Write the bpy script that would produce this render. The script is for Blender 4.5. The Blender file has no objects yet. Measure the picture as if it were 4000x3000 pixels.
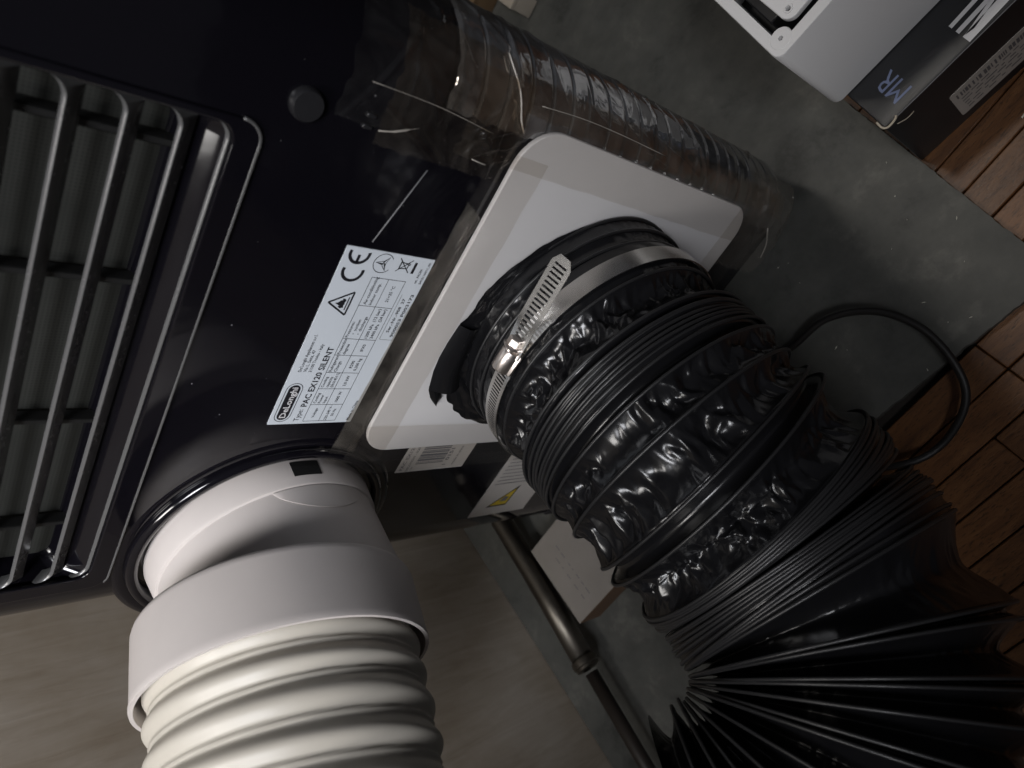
import bpy, bmesh, math, random
from mathutils import Vector, Matrix, noise
random.seed(7)
scene = bpy.context.scene
COL = scene.collection
PI = math.pi

# ------------------------------------------------------------------ camera
K = 0.22727                                   # metres from the lens to the plane of the rear panel (y = 0)
cam_d = bpy.data.cameras.new('camera'); cam = bpy.data.objects.new('camera', cam_d); COL.objects.link(cam)
cam_d.sensor_fit = 'HORIZONTAL'; cam_d.sensor_width = 36.0; cam_d.lens = 36.0*2706/4000
cam_d.clip_start = 0.01; cam_d.clip_end = 50
RX = Vector((0.48635286, -0.52645454, -0.69735681))
RY = Vector((-0.73904146, -0.67362475, -0.00688617))
RZ = Vector((-0.46613156, 0.5187247, -0.71669105))
m = Matrix.Identity(4)
for i in range(3):
    m[i][0] = RX[i]; m[i][1] = -RY[i]; m[i][2] = -RZ[i]
m[1][3] = -K
cam.matrix_world = m
cam_d.dof.use_dof = True; cam_d.dof.focus_distance = 0.37; cam_d.dof.aperture_fstop = 11.0
scene.camera = cam

# ------------------------------------------------------------------ world, lamps, exposure
w = bpy.data.worlds.new('World'); scene.world = w; w.use_nodes = True
bg = w.node_tree.nodes['Background']; bg.inputs[0].default_value = (0.90, 0.91, 1.0, 1); bg.inputs[1].default_value = 0.045

def area(name, loc, target, size, power, col):
    l = bpy.data.lights.new(name, 'AREA'); l.shape = 'RECTANGLE'; l.size = size[0]; l.size_y = size[1]
    l.energy = power; l.color = col
    o = bpy.data.objects.new(name, l); COL.objects.link(o); o.location = loc
    o.rotation_euler = (Vector(target)-Vector(loc)).to_track_quat('-Z', 'Y').to_euler()
    return o
def spread(o, deg): o.data.spread = math.radians(deg); return o
spread(area('room_lamp', (-0.42, -0.42, 0.66), (-0.32, 0.0, -0.17), (0.30, 0.30), 0.62, (1.0, 0.97, 0.94)), 48)
area('ceiling_lamp', (-0.02, 0.50, 1.35), (0.04, 0.0, -0.5), (0.14, 0.14), 5.5, (1.0, 0.94, 0.86))
spread(area('window_light', (0.06, -1.00, 0.97), (-0.29, 0.0, -0.08), (0.5, 0.4), 1.05, (0.95, 0.96, 1.0)), 35)
scene.view_settings.view_transform = 'Standard'
scene.view_settings.look = 'None'
scene.view_settings.exposure = -0.15
scene.view_settings.gamma = 1.0
scene.cycles.use_denoising = True
scene.cycles.max_bounces = 10
scene.cycles.transparent_max_bounces = 24

ZF = -0.52                                    # top of the grey mat
ZW = -0.528                                   # top of the wooden floor

# ------------------------------------------------------------------ materials
def nodes_of(mt):
    mt.use_nodes = True
    nt = mt.node_tree
    return nt, nt.nodes['Principled BSDF']
def coords(nt, scale=(1, 1, 1), rot=(0, 0, 0)):
    tc = nt.nodes.new('ShaderNodeTexCoord'); mp = nt.nodes.new('ShaderNodeMapping')
    mp.inputs['Scale'].default_value = scale; mp.inputs['Rotation'].default_value = rot
    nt.links.new(tc.outputs['Object'], mp.inputs['Vector'])
    return mp.outputs['Vector']
def noise_n(nt, vec, scale, detail=4, rough=0.55, dist=0.0):
    n = nt.nodes.new('ShaderNodeTexNoise'); n.inputs['Scale'].default_value = scale
    n.inputs['Detail'].default_value = detail; n.inputs['Roughness'].default_value = rough
    n.inputs['Distortion'].default_value = dist
    nt.links.new(vec, n.inputs['Vector']); return n.outputs['Fac']
def ramp(nt, fac, stops):
    r = nt.nodes.new('ShaderNodeValToRGB'); e = r.color_ramp.elements
    e[0].position, e[0].color = stops[0][0], (*stops[0][1], 1)
    e[1].position, e[1].color = stops[-1][0], (*stops[-1][1], 1)
    for p, c in stops[1:-1]:
        x = e.new(p); x.color = (*c, 1)
    nt.links.new(fac, r.inputs['Fac']); return r.outputs['Color']
def bump(nt, bs, h, strength, dist):
    b = nt.nodes.new('ShaderNodeBump'); b.inputs['Strength'].default_value = strength; b.inputs['Distance'].default_value = dist
    nt.links.new(h, b.inputs['Height']); nt.links.new(b.outputs['Normal'], bs.inputs['Normal'])
def mat(name, col, rough=0.5, metal=0.0, var=0.0, vscale=20, bscale=0, bstr=0.0, bdist=0.001, spec=0.5, rvar=0.0, col2=None, stretch=(1, 1, 1)):
    mt = bpy.data.materials.new(name); nt, bs = nodes_of(mt)
    bs.inputs['Base Color'].default_value = (*col, 1); bs.inputs['Roughness'].default_value = rough
    bs.inputs['Metallic'].default_value = metal; bs.inputs['Specular IOR Level'].default_value = spec
    v = coords(nt, stretch)
    if var or col2:
        f = noise_n(nt, v, vscale, 6, 0.6)
        c2 = col2 if col2 else tuple(x*(1-var) for x in col)
        nt.links.new(ramp(nt, f, [(0.32, c2), (0.68, col)]), bs.inputs['Base Color'])
    if rvar:
        f = noise_n(nt, v, vscale*2.3, 5, 0.6)
        mr = nt.nodes.new('ShaderNodeMapRange'); mr.inputs['To Min'].default_value = max(0.02, rough-rvar); mr.inputs['To Max'].default_value = rough+rvar
        nt.links.new(f, mr.inputs['Value']); nt.links.new(mr.outputs['Result'], bs.inputs['Roughness'])
    if bscale:
        bump(nt, bs, noise_n(nt, v, bscale, 4), bstr, bdist)
    return mt
M = {}
M['black_gloss'] = mat('black glossy plastic', (0.0045, 0.0041, 0.0062), 0.09, spec=0.55, rvar=0.07, vscale=22, bscale=12, bstr=0.12, bdist=0.003)
M['black_frame'] = mat('black satin plastic', (0.016, 0.016, 0.018), 0.34, rvar=0.08, vscale=60)
M['slat'] = mat('dark grey slat plastic', (0.085, 0.085, 0.086), 0.26, spec=0.7, rvar=0.05, vscale=90, bscale=500, bstr=0.15, bdist=0.0003)
M['black_matt'] = mat('black matt', (0.006, 0.006, 0.006), 0.6)
M['filter'] = None
M['white_plastic'] = mat('aged white plastic', (0.60, 0.555, 0.535), 0.48, var=0.08, vscale=18, rvar=0.08, bscale=900, bstr=0.05, bdist=0.0003)
M['white_hose'] = mat('white hose plastic', (0.52, 0.485, 0.425), 0.42, var=0.06, vscale=22, rvar=0.08, bscale=300, bstr=0.05, bdist=0.0004)
M['white_board'] = mat('white plastic sheet', (0.60, 0.59, 0.595), 0.36, var=0.03, vscale=9, rvar=0.05, bscale=8, bstr=0.12, bdist=0.003)
M['white_box'] = mat('fine textured white plastic', (0.66, 0.66, 0.67), 0.55, bscale=2200, bstr=0.35, bdist=0.0003)
M['label_white'] = mat('sticker paper', (0.60, 0.645, 0.70), 0.38, var=0.04, vscale=25)
M['label_grey'] = mat('sticker paper grey', (0.46, 0.43, 0.40), 0.5, var=0.08, vscale=40)
M['ink'] = mat('black print', (0.012, 0.012, 0.016), 0.45)
M['ink_grey'] = mat('grey print', (0.12, 0.12, 0.13), 0.5)
M['yellow'] = mat('yellow print', (0.55, 0.40, 0.02), 0.45, var=0.15, vscale=80)
M['steel'] = mat('stainless steel', (0.74, 0.725, 0.70), 0.25, 1.0, rvar=0.03, vscale=40, bscale=40, bstr=0.04, bdist=0.0006)
M['steel_dull'] = mat('dull zinc steel', (0.70, 0.64, 0.60), 0.34, 1.0, rvar=0.08, vscale=200)
M['film'] = mat('black plastic film', (0.0065, 0.0065, 0.0075), 0.23, spec=0.5, rvar=0.07, vscale=60, bscale=150, bstr=0.10, bdist=0.0012)
M['wire'] = mat('black coated wire', (0.014, 0.014, 0.015), 0.38, spec=0.6)
M['rubber'] = mat('black rubber', (0.010, 0.009, 0.009), 0.5, bscale=400, bstr=0.1, bdist=0.0004)
M['card_black'] = mat('black printed card', (0.010, 0.011, 0.014), 0.42, var=0.3, vscale=40, bscale=90, bstr=0.08, bdist=0.001)
M['card_torn'] = mat('torn card edge', (0.45, 0.40, 0.32), 0.9)
M['card_brown'] = mat('brown card', (0.09, 0.05, 0.026), 0.8, var=0.25, vscale=30)
M['print_white'] = mat('white print', (0.62, 0.62, 0.64), 0.5)
M['print_blue'] = mat('blue print', (0.18, 0.22, 0.36), 0.5)
M['chrome_warm'] = mat('old chromed pipe', (0.15, 0.135, 0.115), 0.42, 1.0, rvar=0.1, vscale=90)
M['pipe_dark'] = mat('dark painted pipe', (0.022, 0.017, 0.014), 0.5)
M['teal'] = mat('teal cover', (0.02, 0.10, 0.10), 0.5, var=0.2)
M['brown'] = mat('brown cover', (0.16, 0.10, 0.05), 0.6, var=0.2)
M['beige'] = mat('beige cover', (0.42, 0.37, 0.30), 0.7, var=0.15)
M['crumb'] = mat('pale crumb', (0.75, 0.72, 0.62), 0.7)
M['dust'] = mat('dust', (0.16, 0.16, 0.17), 0.9)

# filter mesh behind the slats
mt = bpy.data.materials.new('grey filter mesh'); nt, bs = nodes_of(mt); M['filter'] = mt
v = coords(nt)
wv = []
for ax in ('X', 'Z'):
    q = nt.nodes.new('ShaderNodeTexWave'); q.wave_type = 'BANDS'; q.bands_direction = ax; q.inputs['Scale'].default_value = 220
    nt.links.new(v, q.inputs['Vector']); wv.append(q.outputs['Fac'])
mx = nt.nodes.new('ShaderNodeMath'); mx.operation = 'MAXIMUM'; nt.links.new(wv[0], mx.inputs[0]); nt.links.new(wv[1], mx.inputs[1])
big = noise_n(nt, v, 26, 5)
mu = nt.nodes.new('ShaderNodeMath'); mu.operation = 'MULTIPLY'; nt.links.new(mx.outputs[0], mu.inputs[0]); nt.links.new(big, mu.inputs[1])
nt.links.new(ramp(nt, mu.outputs[0], [(0.15, (0.010, 0.011, 0.009)), (0.75, (0.030, 0.031, 0.027))]), bs.inputs['Base Color'])
bs.inputs['Roughness'].default_value = 0.8

# wooden floor
def wood_mat(name, a, b, c, rough, seedoff):
    mt = bpy.data.materials.new(name); nt, bs = nodes_of(mt)
    tc = nt.nodes.new('ShaderNodeTexCoord'); oi = nt.nodes.new('ShaderNodeObjectInfo')
    mp = nt.nodes.new('ShaderNodeMapping'); mp.inputs['Scale'].default_value = (1, 7, 1)
    add = nt.nodes.new('ShaderNodeVectorMath'); add.operation = 'ADD'
    cmb = nt.nodes.new('ShaderNodeCombineXYZ')
    sc = nt.nodes.new('ShaderNodeMath'); sc.operation = 'MULTIPLY'; sc.inputs[1].default_value = 40
    nt.links.new(oi.outputs['Random'], sc.inputs[0]); nt.links.new(sc.outputs[0], cmb.inputs[0]); nt.links.new(sc.outputs[0], cmb.inputs[2])
    nt.links.new(tc.outputs['Object'], mp.inputs['Vector']); nt.links.new(mp.outputs[0], add.inputs[0]); nt.links.new(cmb.outputs[0], add.inputs[1])
    g = noise_n(nt, add.outputs[0], 26, 7, 0.62, 0.6)
    col = ramp(nt, g, [(0.28, a), (0.5, b), (0.75, c)])
    # short dark pores along the grain
    mp2 = nt.nodes.new('ShaderNodeMapping'); mp2.inputs['Scale'].default_value = (1, 5.5, 1)
    nt.links.new(tc.outputs['Object'], mp2.inputs['Vector'])
    add2 = nt.nodes.new('ShaderNodeVectorMath'); add2.operation = 'ADD'; nt.links.new(mp2.outputs[0], add2.inputs[0]); nt.links.new(cmb.outputs[0], add2.inputs[1])
    p = noise_n(nt, add2.outputs[0], 210, 2, 0.5)
    pr = ramp(nt, p, [(0.33, (0.35, 0.35, 0.35)), (0.42, (1, 1, 1))])
    mix = nt.nodes.new('ShaderNodeMix'); mix.data_type = 'RGBA'; mix.blend_type = 'MULTIPLY'; mix.inputs[0].default_value = 0.8
    nt.links.new(col, mix.inputs['A']); nt.links.new(pr, mix.inputs['B'])
    hs = nt.nodes.new('ShaderNodeHueSaturation')
    mr = nt.nodes.new('ShaderNodeMapRange'); mr.inputs['To Min'].default_value = 0.72; mr.inputs['To Max'].default_value = 1.22
    nt.links.new(oi.outputs['Random'], mr.inputs['Value']); nt.links.new(mr.outputs[0], hs.inputs['Value'])
    nt.links.new(mix.outputs['Result'], hs.inputs['Color']); nt.links.new(hs.outputs[0], bs.inputs['Base Color'])
    bs.inputs['Roughness'].default_value = rough
    bump(nt, bs, p, 0.25, 0.0006)
    return mt
M['parquet'] = wood_mat('oiled beech parquet', (0.080, 0.032, 0.012), (0.150, 0.063, 0.022), (0.215, 0.098, 0.036), 0.42, 0)

# white painted board of the side wall: vertical streaks
mt = bpy.data.materials.new('pale worn painted wood'); nt, bs = nodes_of(mt); M['wall'] = mt
v = coords(nt, (1, 9, 1.0)); g1 = noise_n(nt, v, 9, 8, 0.62, 0.8)
v2 = coords(nt, (1, 1, 1)); g2 = noise_n(nt, v2, 7, 5, 0.6)
c1 = ramp(nt, g1, [(0.3, (0.45, 0.385, 0.31)), (0.5, (0.53, 0.465, 0.39)), (0.78, (0.63, 0.57, 0.50))])
c2 = ramp(nt, g2, [(0.35, (0.72, 0.66, 0.58)), (0.65, (1, 1, 1))])
mix = nt.nodes.new('ShaderNodeMix'); mix.data_type = 'RGBA'; mix.blend_type = 'MULTIPLY'; mix.inputs[0].default_value = 1
nt.links.new(c1, mix.inputs['A']); nt.links.new(c2, mix.inputs['B']); nt.links.new(mix.outputs['Result'], bs.inputs['Base Color'])
bs.inputs['Roughness'].default_value = 0.6; bump(nt, bs, g1, 0.15, 0.002)

# grey mat with stains and lint
mt = bpy.data.materials.new('dull grey mat'); nt, bs = nodes_of(mt); M['mat'] = mt
v = coords(nt); g1 = noise_n(nt, v, 17, 8, 0.68, 0.15); g2 = noise_n(nt, v, 60, 5, 0.65)
c1 = ramp(nt, g1, [(0.34, (0.036, 0.037, 0.034)), (0.45, (0.072, 0.073, 0.067)), (0.58, (0.086, 0.086, 0.078)), (0.66, (0.125, 0.123, 0.111)), (0.76, (0.16, 0.156, 0.14))])
c2 = ramp(nt, g2, [(0.30, (0.78, 0.78, 0.78)), (0.62, (1, 1, 1))])
mix = nt.nodes.new('ShaderNodeMix'); mix.data_type = 'RGBA'; mix.blend_type = 'MULTIPLY'; mix.inputs[0].default_value = 1
nt.links.new(c1, mix.inputs['A']); nt.links.new(c2, mix.inputs['B']); nt.links.new(mix.outputs['Result'], bs.inputs['Base Color'])
bs.inputs['Roughness'].default_value = 0.58; bump(nt, bs, g2, 0.15, 0.001)

def tape_mat(name, tint, haze, hazecol, rough, bscale, bstr, bdist=0.002, refl=0.05):
    mt = bpy.data.materials.new(name); mt.use_nodes = True; nt = mt.node_tree
    for n in list(nt.nodes):
        if n.type == 'BSDF_PRINCIPLED': nt.nodes.remove(n)
    out = nt.nodes['Material Output']
    tr = nt.nodes.new('ShaderNodeBsdfTransparent'); tr.inputs[0].default_value = (*tint, 1)
    di = nt.nodes.new('ShaderNodeBsdfDiffuse'); di.inputs[0].default_value = (*hazecol, 1)
    gl = nt.nodes.new('ShaderNodeBsdfGlossy'); gl.inputs['Roughness'].default_value = rough
    v = coords(nt); hz = noise_n(nt, v, 55, 6, 0.65, 0.4)
    mr = nt.nodes.new('ShaderNodeMapRange'); mr.inputs['From Min'].default_value = 0.35; mr.inputs['From Max'].default_value = 0.7
    mr.inputs['To Min'].default_value = haze*0.35; mr.inputs['To Max'].default_value = haze*1.7
    nt.links.new(hz, mr.inputs['Value'])
    m1 = nt.nodes.new('ShaderNodeMixShader'); nt.links.new(mr.outputs[0], m1.inputs[0]); nt.links.new(tr.outputs[0], m1.inputs[1]); nt.links.new(di.outputs[0], m1.inputs[2])
    fr = nt.nodes.new('ShaderNodeLayerWeight'); fr.inputs[0].default_value = 0.5
    pw_ = nt.nodes.new('ShaderNodeMath'); pw_.operation = 'POWER'; pw_.inputs[1].default_value = 4.0; nt.links.new(fr.outputs['Facing'], pw_.inputs[0])
    ma = nt.nodes.new('ShaderNodeMath'); ma.operation = 'MULTIPLY_ADD'; ma.inputs[1].default_value = 0.6; ma.inputs[2].default_value = refl; nt.links.new(pw_.outputs[0], ma.inputs[0])
    m2 = nt.nodes.new('ShaderNodeMixShader'); nt.links.new(ma.outputs[0], m2.inputs[0]); nt.links.new(m1.outputs[0], m2.inputs[1]); nt.links.new(gl.outputs[0], m2.inputs[2])
    b = nt.nodes.new('ShaderNodeBump'); b.inputs['Strength'].default_value = bstr; b.inputs['Distance'].default_value = bdist
    nt.links.new(noise_n(nt, v, bscale, 3, 0.5, 0.5), b.inputs['Height'])
    nt.links.new(b.outputs[0], gl.inputs['Normal']); nt.links.new(b.outputs[0], fr.inputs['Normal'])
    nt.links.new(m2.outputs[0], out.inputs['Surface'])
    return mt
M['tape_clear'] = tape_mat('clear packing tape', (0.95, 0.94, 0.92), 0.015, (0.5, 0.5, 0.5), 0.06, 45, 0.30, 0.002, 0.05)
M['tape_edge'] = tape_mat('clear tape on white sheet', (0.945, 0.93, 0.91), 0.02, (0.5, 0.47, 0.44), 0.2, 30, 0.15, 0.002, 0.02)
M['tape_brown'] = tape_mat('brownish packing tape', (0.90, 0.85, 0.79), 0.030, (0.36, 0.315, 0.27), 0.20, 50, 0.25, 0.002, 0.05)
M['tape_sheen'] = tape_mat('tight shiny film', (0.90, 0.90, 0.90), 0.17, (0.50, 0.51, 0.53), 0.10, 34, 0.6, 0.004, 0.30)  # pale grey haze paints in the silvery reflections of the clear film
M['tape_grey'] = tape_mat('dusty clear tape', (0.85, 0.82, 0.78), 0.14, (0.30, 0.28, 0.25), 0.25, 70, 0.5)

# ------------------------------------------------------------------ helpers
def link(name, me, parent=None, mats=None):
    o = bpy.data.objects.new(name, me); COL.objects.link(o)
    if mats:
        for x in (mats if isinstance(mats, (list, tuple)) else [mats]): me.materials.append(M[x])
    if parent is not None:
        o.parent = parent; o.matrix_parent_inverse = PINV[parent.name]
    return o
PINV = {}
def tag(o, label, cat, group=None, kind=None):
    if label: o['label'] = label
    if cat: o['category'] = cat
    if group: o['group'] = group
    if kind: o['kind'] = kind
    return o
def thing(name, label, cat, loc, group=None):
    o = bpy.data.objects.new(name, None); COL.objects.link(o); o.location = loc; o.empty_display_size = 0.02
    PINV[o.name] = Matrix.Translation(Vector(loc)).inverted()
    return tag(o, label, cat, group)
def aspart(o):
    """let a mesh child carry sub-parts"""
    PINV[o.name] = Matrix.Identity(4) if o.parent is None else Matrix.Identity(4)
    return o
def sub(name, me, part, mats):
    o = bpy.data.objects.new(name, me); COL.objects.link(o)
    for x in (mats if isinstance(mats, (list, tuple)) else [mats]): me.materials.append(M[x])
    o.parent = part; o.matrix_parent_inverse = Matrix.Identity(4)
    return o
def mesh(name, vs, fs, smooth=False):
    me = bpy.data.meshes.new(name); me.from_pydata([tuple(v) for v in vs], [], fs); me.validate(); me.update()
    if smooth:
        for p in me.polygons: p.use_smooth = True
    return me
def bm_mesh(name, bm, smooth=False, angle=None):
    bmesh.ops.recalc_face_normals(bm, faces=bm.faces)
    me = bpy.data.meshes.new(name); bm.to_mesh(me); bm.free()
    if smooth:
        for p in me.polygons: p.use_smooth = True
        if angle:
            try: me.set_sharp_from_angle(angle=math.radians(angle))
            except Exception: pass
    return me
def box_me(name, lo, hi, bev=0.0, seg=2, mtx=None, smooth=False):
    bm = bmesh.new(); bmesh.ops.create_cube(bm, size=1)
    for v in bm.verts:
        v.co = Vector([lo[i]+(hi[i]-lo[i])*(v.co[i]+0.5) for i in range(3)])
    if bev: bmesh.ops.bevel(bm, geom=bm.edges[:]+bm.verts[:], offset=bev, segments=seg, profile=0.6, affect='EDGES')
    if mtx is not None: bm.transform(mtx)
    return bm_mesh(name, bm, smooth or bev > 0, 40)
def frame_to(a):
    a = Vector(a).normalized(); h = Vector((0, 0, 1)) if abs(a.z) < 0.9 else Vector((1, 0, 0))
    u = a.cross(h).normalized(); return a, u, u.cross(a).normalized()
def revolve_me(name, prof, c, a, n=96, closed=False, smooth=True, angle=35):
    """prof: list of (distance along axis, radius)"""
    a, u, v = frame_to(a); c = Vector(c); vs = []; fs = []
    for d, r in prof:
        for i in range(n):
            t = 2*PI*i/n; vs.append(c+a*d+u*(r*math.cos(t))+v*(r*math.sin(t)))
    k = len(prof)
    for j in range(k if closed else k-1):
        for i in range(n):
            q, p = j*n, ((j+1) % k)*n; fs.append((q+i, q+(i+1) % n, p+(i+1) % n, p+i))
    me = mesh(name, vs, fs, smooth)
    bm = bmesh.new(); bm.from_mesh(me); bmesh.ops.recalc_face_normals(bm, faces=bm.faces); bm.to_mesh(me); bm.free()
    if smooth and angle: me.set_sharp_from_angle(angle=math.radians(angle))
    return me
def tube_me(name, pts, r, n=10, cap=True, closed=False):
    pts = [Vector(p) for p in pts]; vs = []; fs = []; m_ = len(pts)
    up = None
    for i, p in enumerate(pts):
        if closed: t = (pts[(i+1) % m_]-pts[i-1]).normalized()
        else: t = (pts[min(i+1, m_-1)]-pts[max(i-1, 0)]).normalized()
        if up is None: up = frame_to(t)[1]
        up = (up-t*up.dot(t)).normalized(); w_ = t.cross(up)
        rr = r[i] if isinstance(r, (list, tuple)) else r
        for k in range(n):
            a = 2*PI*k/n; vs.append(p+up*(rr*math.cos(a))+w_*(rr*math.sin(a)))
    for i in range(m_ if closed else m_-1):
        for k in range(n):
            q, s = i*n, ((i+1) % m_)*n; fs.append((q+k, q+(k+1) % n, s+(k+1) % n, s+k))
    if cap and not closed:
        fs.append(tuple(range(n))[::-1]); fs.append(tuple(range((m_-1)*n, m_*n)))
    return mesh(name, vs, fs, True)
def catmull(pts, n=8):
    pts = [Vector(p) for p in pts]; out = []
    P = [pts[0]*2-pts[1]]+pts+[pts[-1]*2-pts[-2]]
    for i in range(1, len(P)-2):
        a, b, c, d = P[i-1:i+3]
        for k in range(n):
            t = k/n
            out.append(0.5*((2*b)+(c-a)*t+(2*a-5*b+4*c-d)*t*t+(3*b-a-3*c+d)*t**3))
    out.append(pts[-1]); return out
def rrect(x0, x1, z0, z1, r, n=8):
    rs = r if isinstance(r, (list, tuple)) else [r]*4   # order: (x1,z1) (x0,z1) (x0,z0) (x1,z0)
    out = []
    for (cx, cz, a0), q in zip([(x1, z1, 0), (x0, z1, 90), (x0, z0, 180), (x1, z0, 270)], rs):
        sx = -1 if cx == x1 else 1; sz = -1 if cz == z1 else 1
        for i in range(n+1):
            a = math.radians(a0+90*i/n); out.append((cx+sx*q+q*math.cos(a), cz+sz*q+q*math.sin(a)))
    return out
def circ(cx, cz, r, n=48, hole=True): return [(cx+r*math.cos(2*PI*i/n), cz+r*math.sin(2*PI*i/n)) for i in range(n)]
def plate_me(name, loops, mtx, half=0.001, bev=0.0, bseg=2):
    """flat plate with outline loops[0] and holes loops[1:]; local xy -> mtx"""
    cu = bpy.data.curves.new(name, 'CURVE'); cu.dimensions = '2D'; cu.fill_mode = 'BOTH'
    for lp in loops:
        sp = cu.splines.new('POLY'); sp.points.add(len(lp)-1); sp.use_cyclic_u = True
        for p, q in zip(sp.points, lp): p.co = (q[0], q[1], 0, 1)
    cu.extrude = max(half-bev, 0.00001); cu.bevel_depth = bev; cu.bevel_resolution = bseg
    if bev: cu.offset = -bev
    o = bpy.data.objects.new(name, cu); COL.objects.link(o)
    dg = bpy.context.evaluated_depsgraph_get(); me = bpy.data.meshes.new_from_object(o.evaluated_get(dg))
    bpy.data.objects.remove(o); me.name = name
    me.transform(mtx); me.materials.clear()
    for p in me.polygons: p.use_smooth = True
    me.set_sharp_from_angle(angle=math.radians(35))
    return me
def XZ(y): # local (x, y) -> world (x, z), local z -> -Y (towards the viewer)
    return Matrix(((1, 0, 0, 0), (0, 0, -1, y), (0, 1, 0, 0), (0, 0, 0, 1)))
class Print:
    """flat lettering and line work, in the plane of a matrix"""
    def __init__(s): s.v = []; s.f = []
    def poly(s, pts, z=0.0):
        b = len(s.v); s.v += [(p[0], p[1], z) for p in pts]; s.f.append(tuple(range(b, b+len(pts))))
    def rect(s, x0, y0, x1, y1, z=0.0): s.poly([(x0, y0), (x1, y0), (x1, y1), (x0, y1)], z)
    def line(s, pts, wd, z=0.0):
        for (ax, ay), (bx, by) in zip(pts, pts[1:]):
            dx, dy = bx-ax, by-ay; l = math.hypot(dx, dy) or 1; nx, ny = -dy/l*wd/2, dx/l*wd/2
            s.poly([(ax-nx, ay-ny), (bx-nx, by-ny), (bx+nx, by+ny), (ax+nx, ay+ny)], z)
    def arc(s, cx, cy, r, a0, a1, wd, n=24, z=0.0):
        A = [math.radians(a0+(a1-a0)*i/n) for i in range(n+1)]
        for p, q in zip(A, A[1:]):
            s.poly([(cx+(r-wd/2)*math.cos(p), cy+(r-wd/2)*math.sin(p)), (cx+(r+wd/2)*math.cos(p), cy+(r+wd/2)*math.sin(p)),
                    (cx+(r+wd/2)*math.cos(q), cy+(r+wd/2)*math.sin(q)), (cx+(r-wd/2)*math.cos(q), cy+(r-wd/2)*math.sin(q))], z)
    def text(s, t, x, y, size, width=None, bold=0.0, align='l', z=0.0, rot=0.0):
        cu = bpy.data.curves.new('t', 'FONT'); cu.body = t; cu.size = 1.0; cu.offset = bold; cu.resolution_u = 2
        o = bpy.data.objects.new('t', cu); COL.objects.link(o)
        dg = bpy.context.evaluated_depsgraph_get(); me = bpy.data.meshes.new_from_object(o.evaluated_get(dg))
        bpy.data.objects.remove(o); bpy.data.curves.remove(cu)
        if not me.vertices: return
        xs = [v.co.x for v in me.vertices]; x0, x1 = min(xs), max(xs)
        k = size/0.72; kx = width/(x1-x0) if width else k      # size is the height of a capital
        wid = (x1-x0)*kx; off = {'l': 0, 'c': -wid/2, 'r': -wid}[align]
        b = len(s.v); cr, sr = math.cos(rot), math.sin(rot)
        for v in me.vertices:
            lx, ly = (v.co.x-x0)*kx+off, v.co.y*k
            s.v.append((x+lx*cr-ly*sr, y+lx*sr+ly*cr, z))
        for p in me.polygons: s.f.append(tuple(b+i for i in p.vertices))
        bpy.data.meshes.remove(me)
    def me(s, name, mtx):
        me = bpy.data.meshes.new(name); me.from_pydata([tuple(mtx @ Vector(v)) for v in s.v], [], s.f); me.update(); return me

# ================================================================== SETTING
def plane_me(name, pts): return mesh(name, pts, [tuple(range(len(pts)))])
fl = link('floor', plane_me('floor', [(-0.51, -1.2, ZW-0.009), (1.6, -1.2, ZW-0.009), (1.6, 1.6, ZW-0.009), (-0.51, 1.6, ZW-0.009)]), None, 'pipe_dark')
tag(fl, 'brown wooden strip floor around the grey mat', 'floor', kind='structure')
PINV[fl.name] = Matrix.Identity(4)
PW = 0.0238
pm = []
for L in (0.118, 0.118, 0.118):
    pm.append(box_me('plank', (0, 0.0004, -0.009), (L-0.0006, PW-0.0005, 0), 0.0007, 1))
    pm[-1].materials.append(M['parquet'])
rows = range(-18, 12)
for r in rows:
    y0 = -0.0640+r*PW
    sh = 0.037*((r//5) % 3)
    for c in range(-5, 4):
        x0 = c*0.118+sh
        if y0 > -0.140 and x0+0.118 < 0.005+0.1*y0: continue
        if x0+0.118 < -0.25: continue
        if x0+0.118 < -0.50 or x0 > 0.34: continue
        o = bpy.data.objects.new('plank', pm[(r+c) % 3]); COL.objects.link(o); o.parent = fl
        o.location = (x0, y0, ZW+random.uniform(-0.0006, 0.0003))

wl = link('wall', box_me('wall', (-0.56, -0.9, ZW-0.01), (-0.51, 0.9, 0.7)), None, 'wall')
tag(wl, 'pale worn painted wooden wall left of the air conditioner', 'wall', kind='structure')

# grey mat, with ragged border
def ragged(a, b, n, amp, nx, ny, seed):
    out = []
    for i in range(n):
        t = i/n; k = amp*(noise.noise(Vector((t*n*0.37, seed, 0)))+0.6*noise.noise(Vector((t*n*0.9, seed, 5))))
        out.append((a[0]+(b[0]-a[0])*t+nx*k, a[1]+(b[1]-a[1])*t+ny*k))
    return out
P4 = [(0.0157, -0.1410), (0.094, 0.62), (-0.509, 0.62), (-0.509, -0.60), (-0.245, -0.60), (-0.215, -0.1170)]
lp = []
for k_, (a_, b_) in enumerate(zip(P4, P4[1:]+P4[:1])):
    d_ = Vector((b_[0]-a_[0], b_[1]-a_[1])); n_ = d_.normalized()
    lp += ragged(a_, b_, max(8, int(d_.length/0.003)), 0.0009 if k_ in (0, 4, 5) else 0, n_.y, -n_.x, 3+k_)
mtm = plate_me('floor_mat', [lp], Matrix.Translation((0, 0, ZF-0.0035)), 0.0035)
mo = link('floor_mat', mtm, None, 'mat')
tag(mo, 'stained grey mat lying on the wooden floor under the air conditioner', 'mat')
PINV[mo.name] = Matrix.Identity(4)

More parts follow.
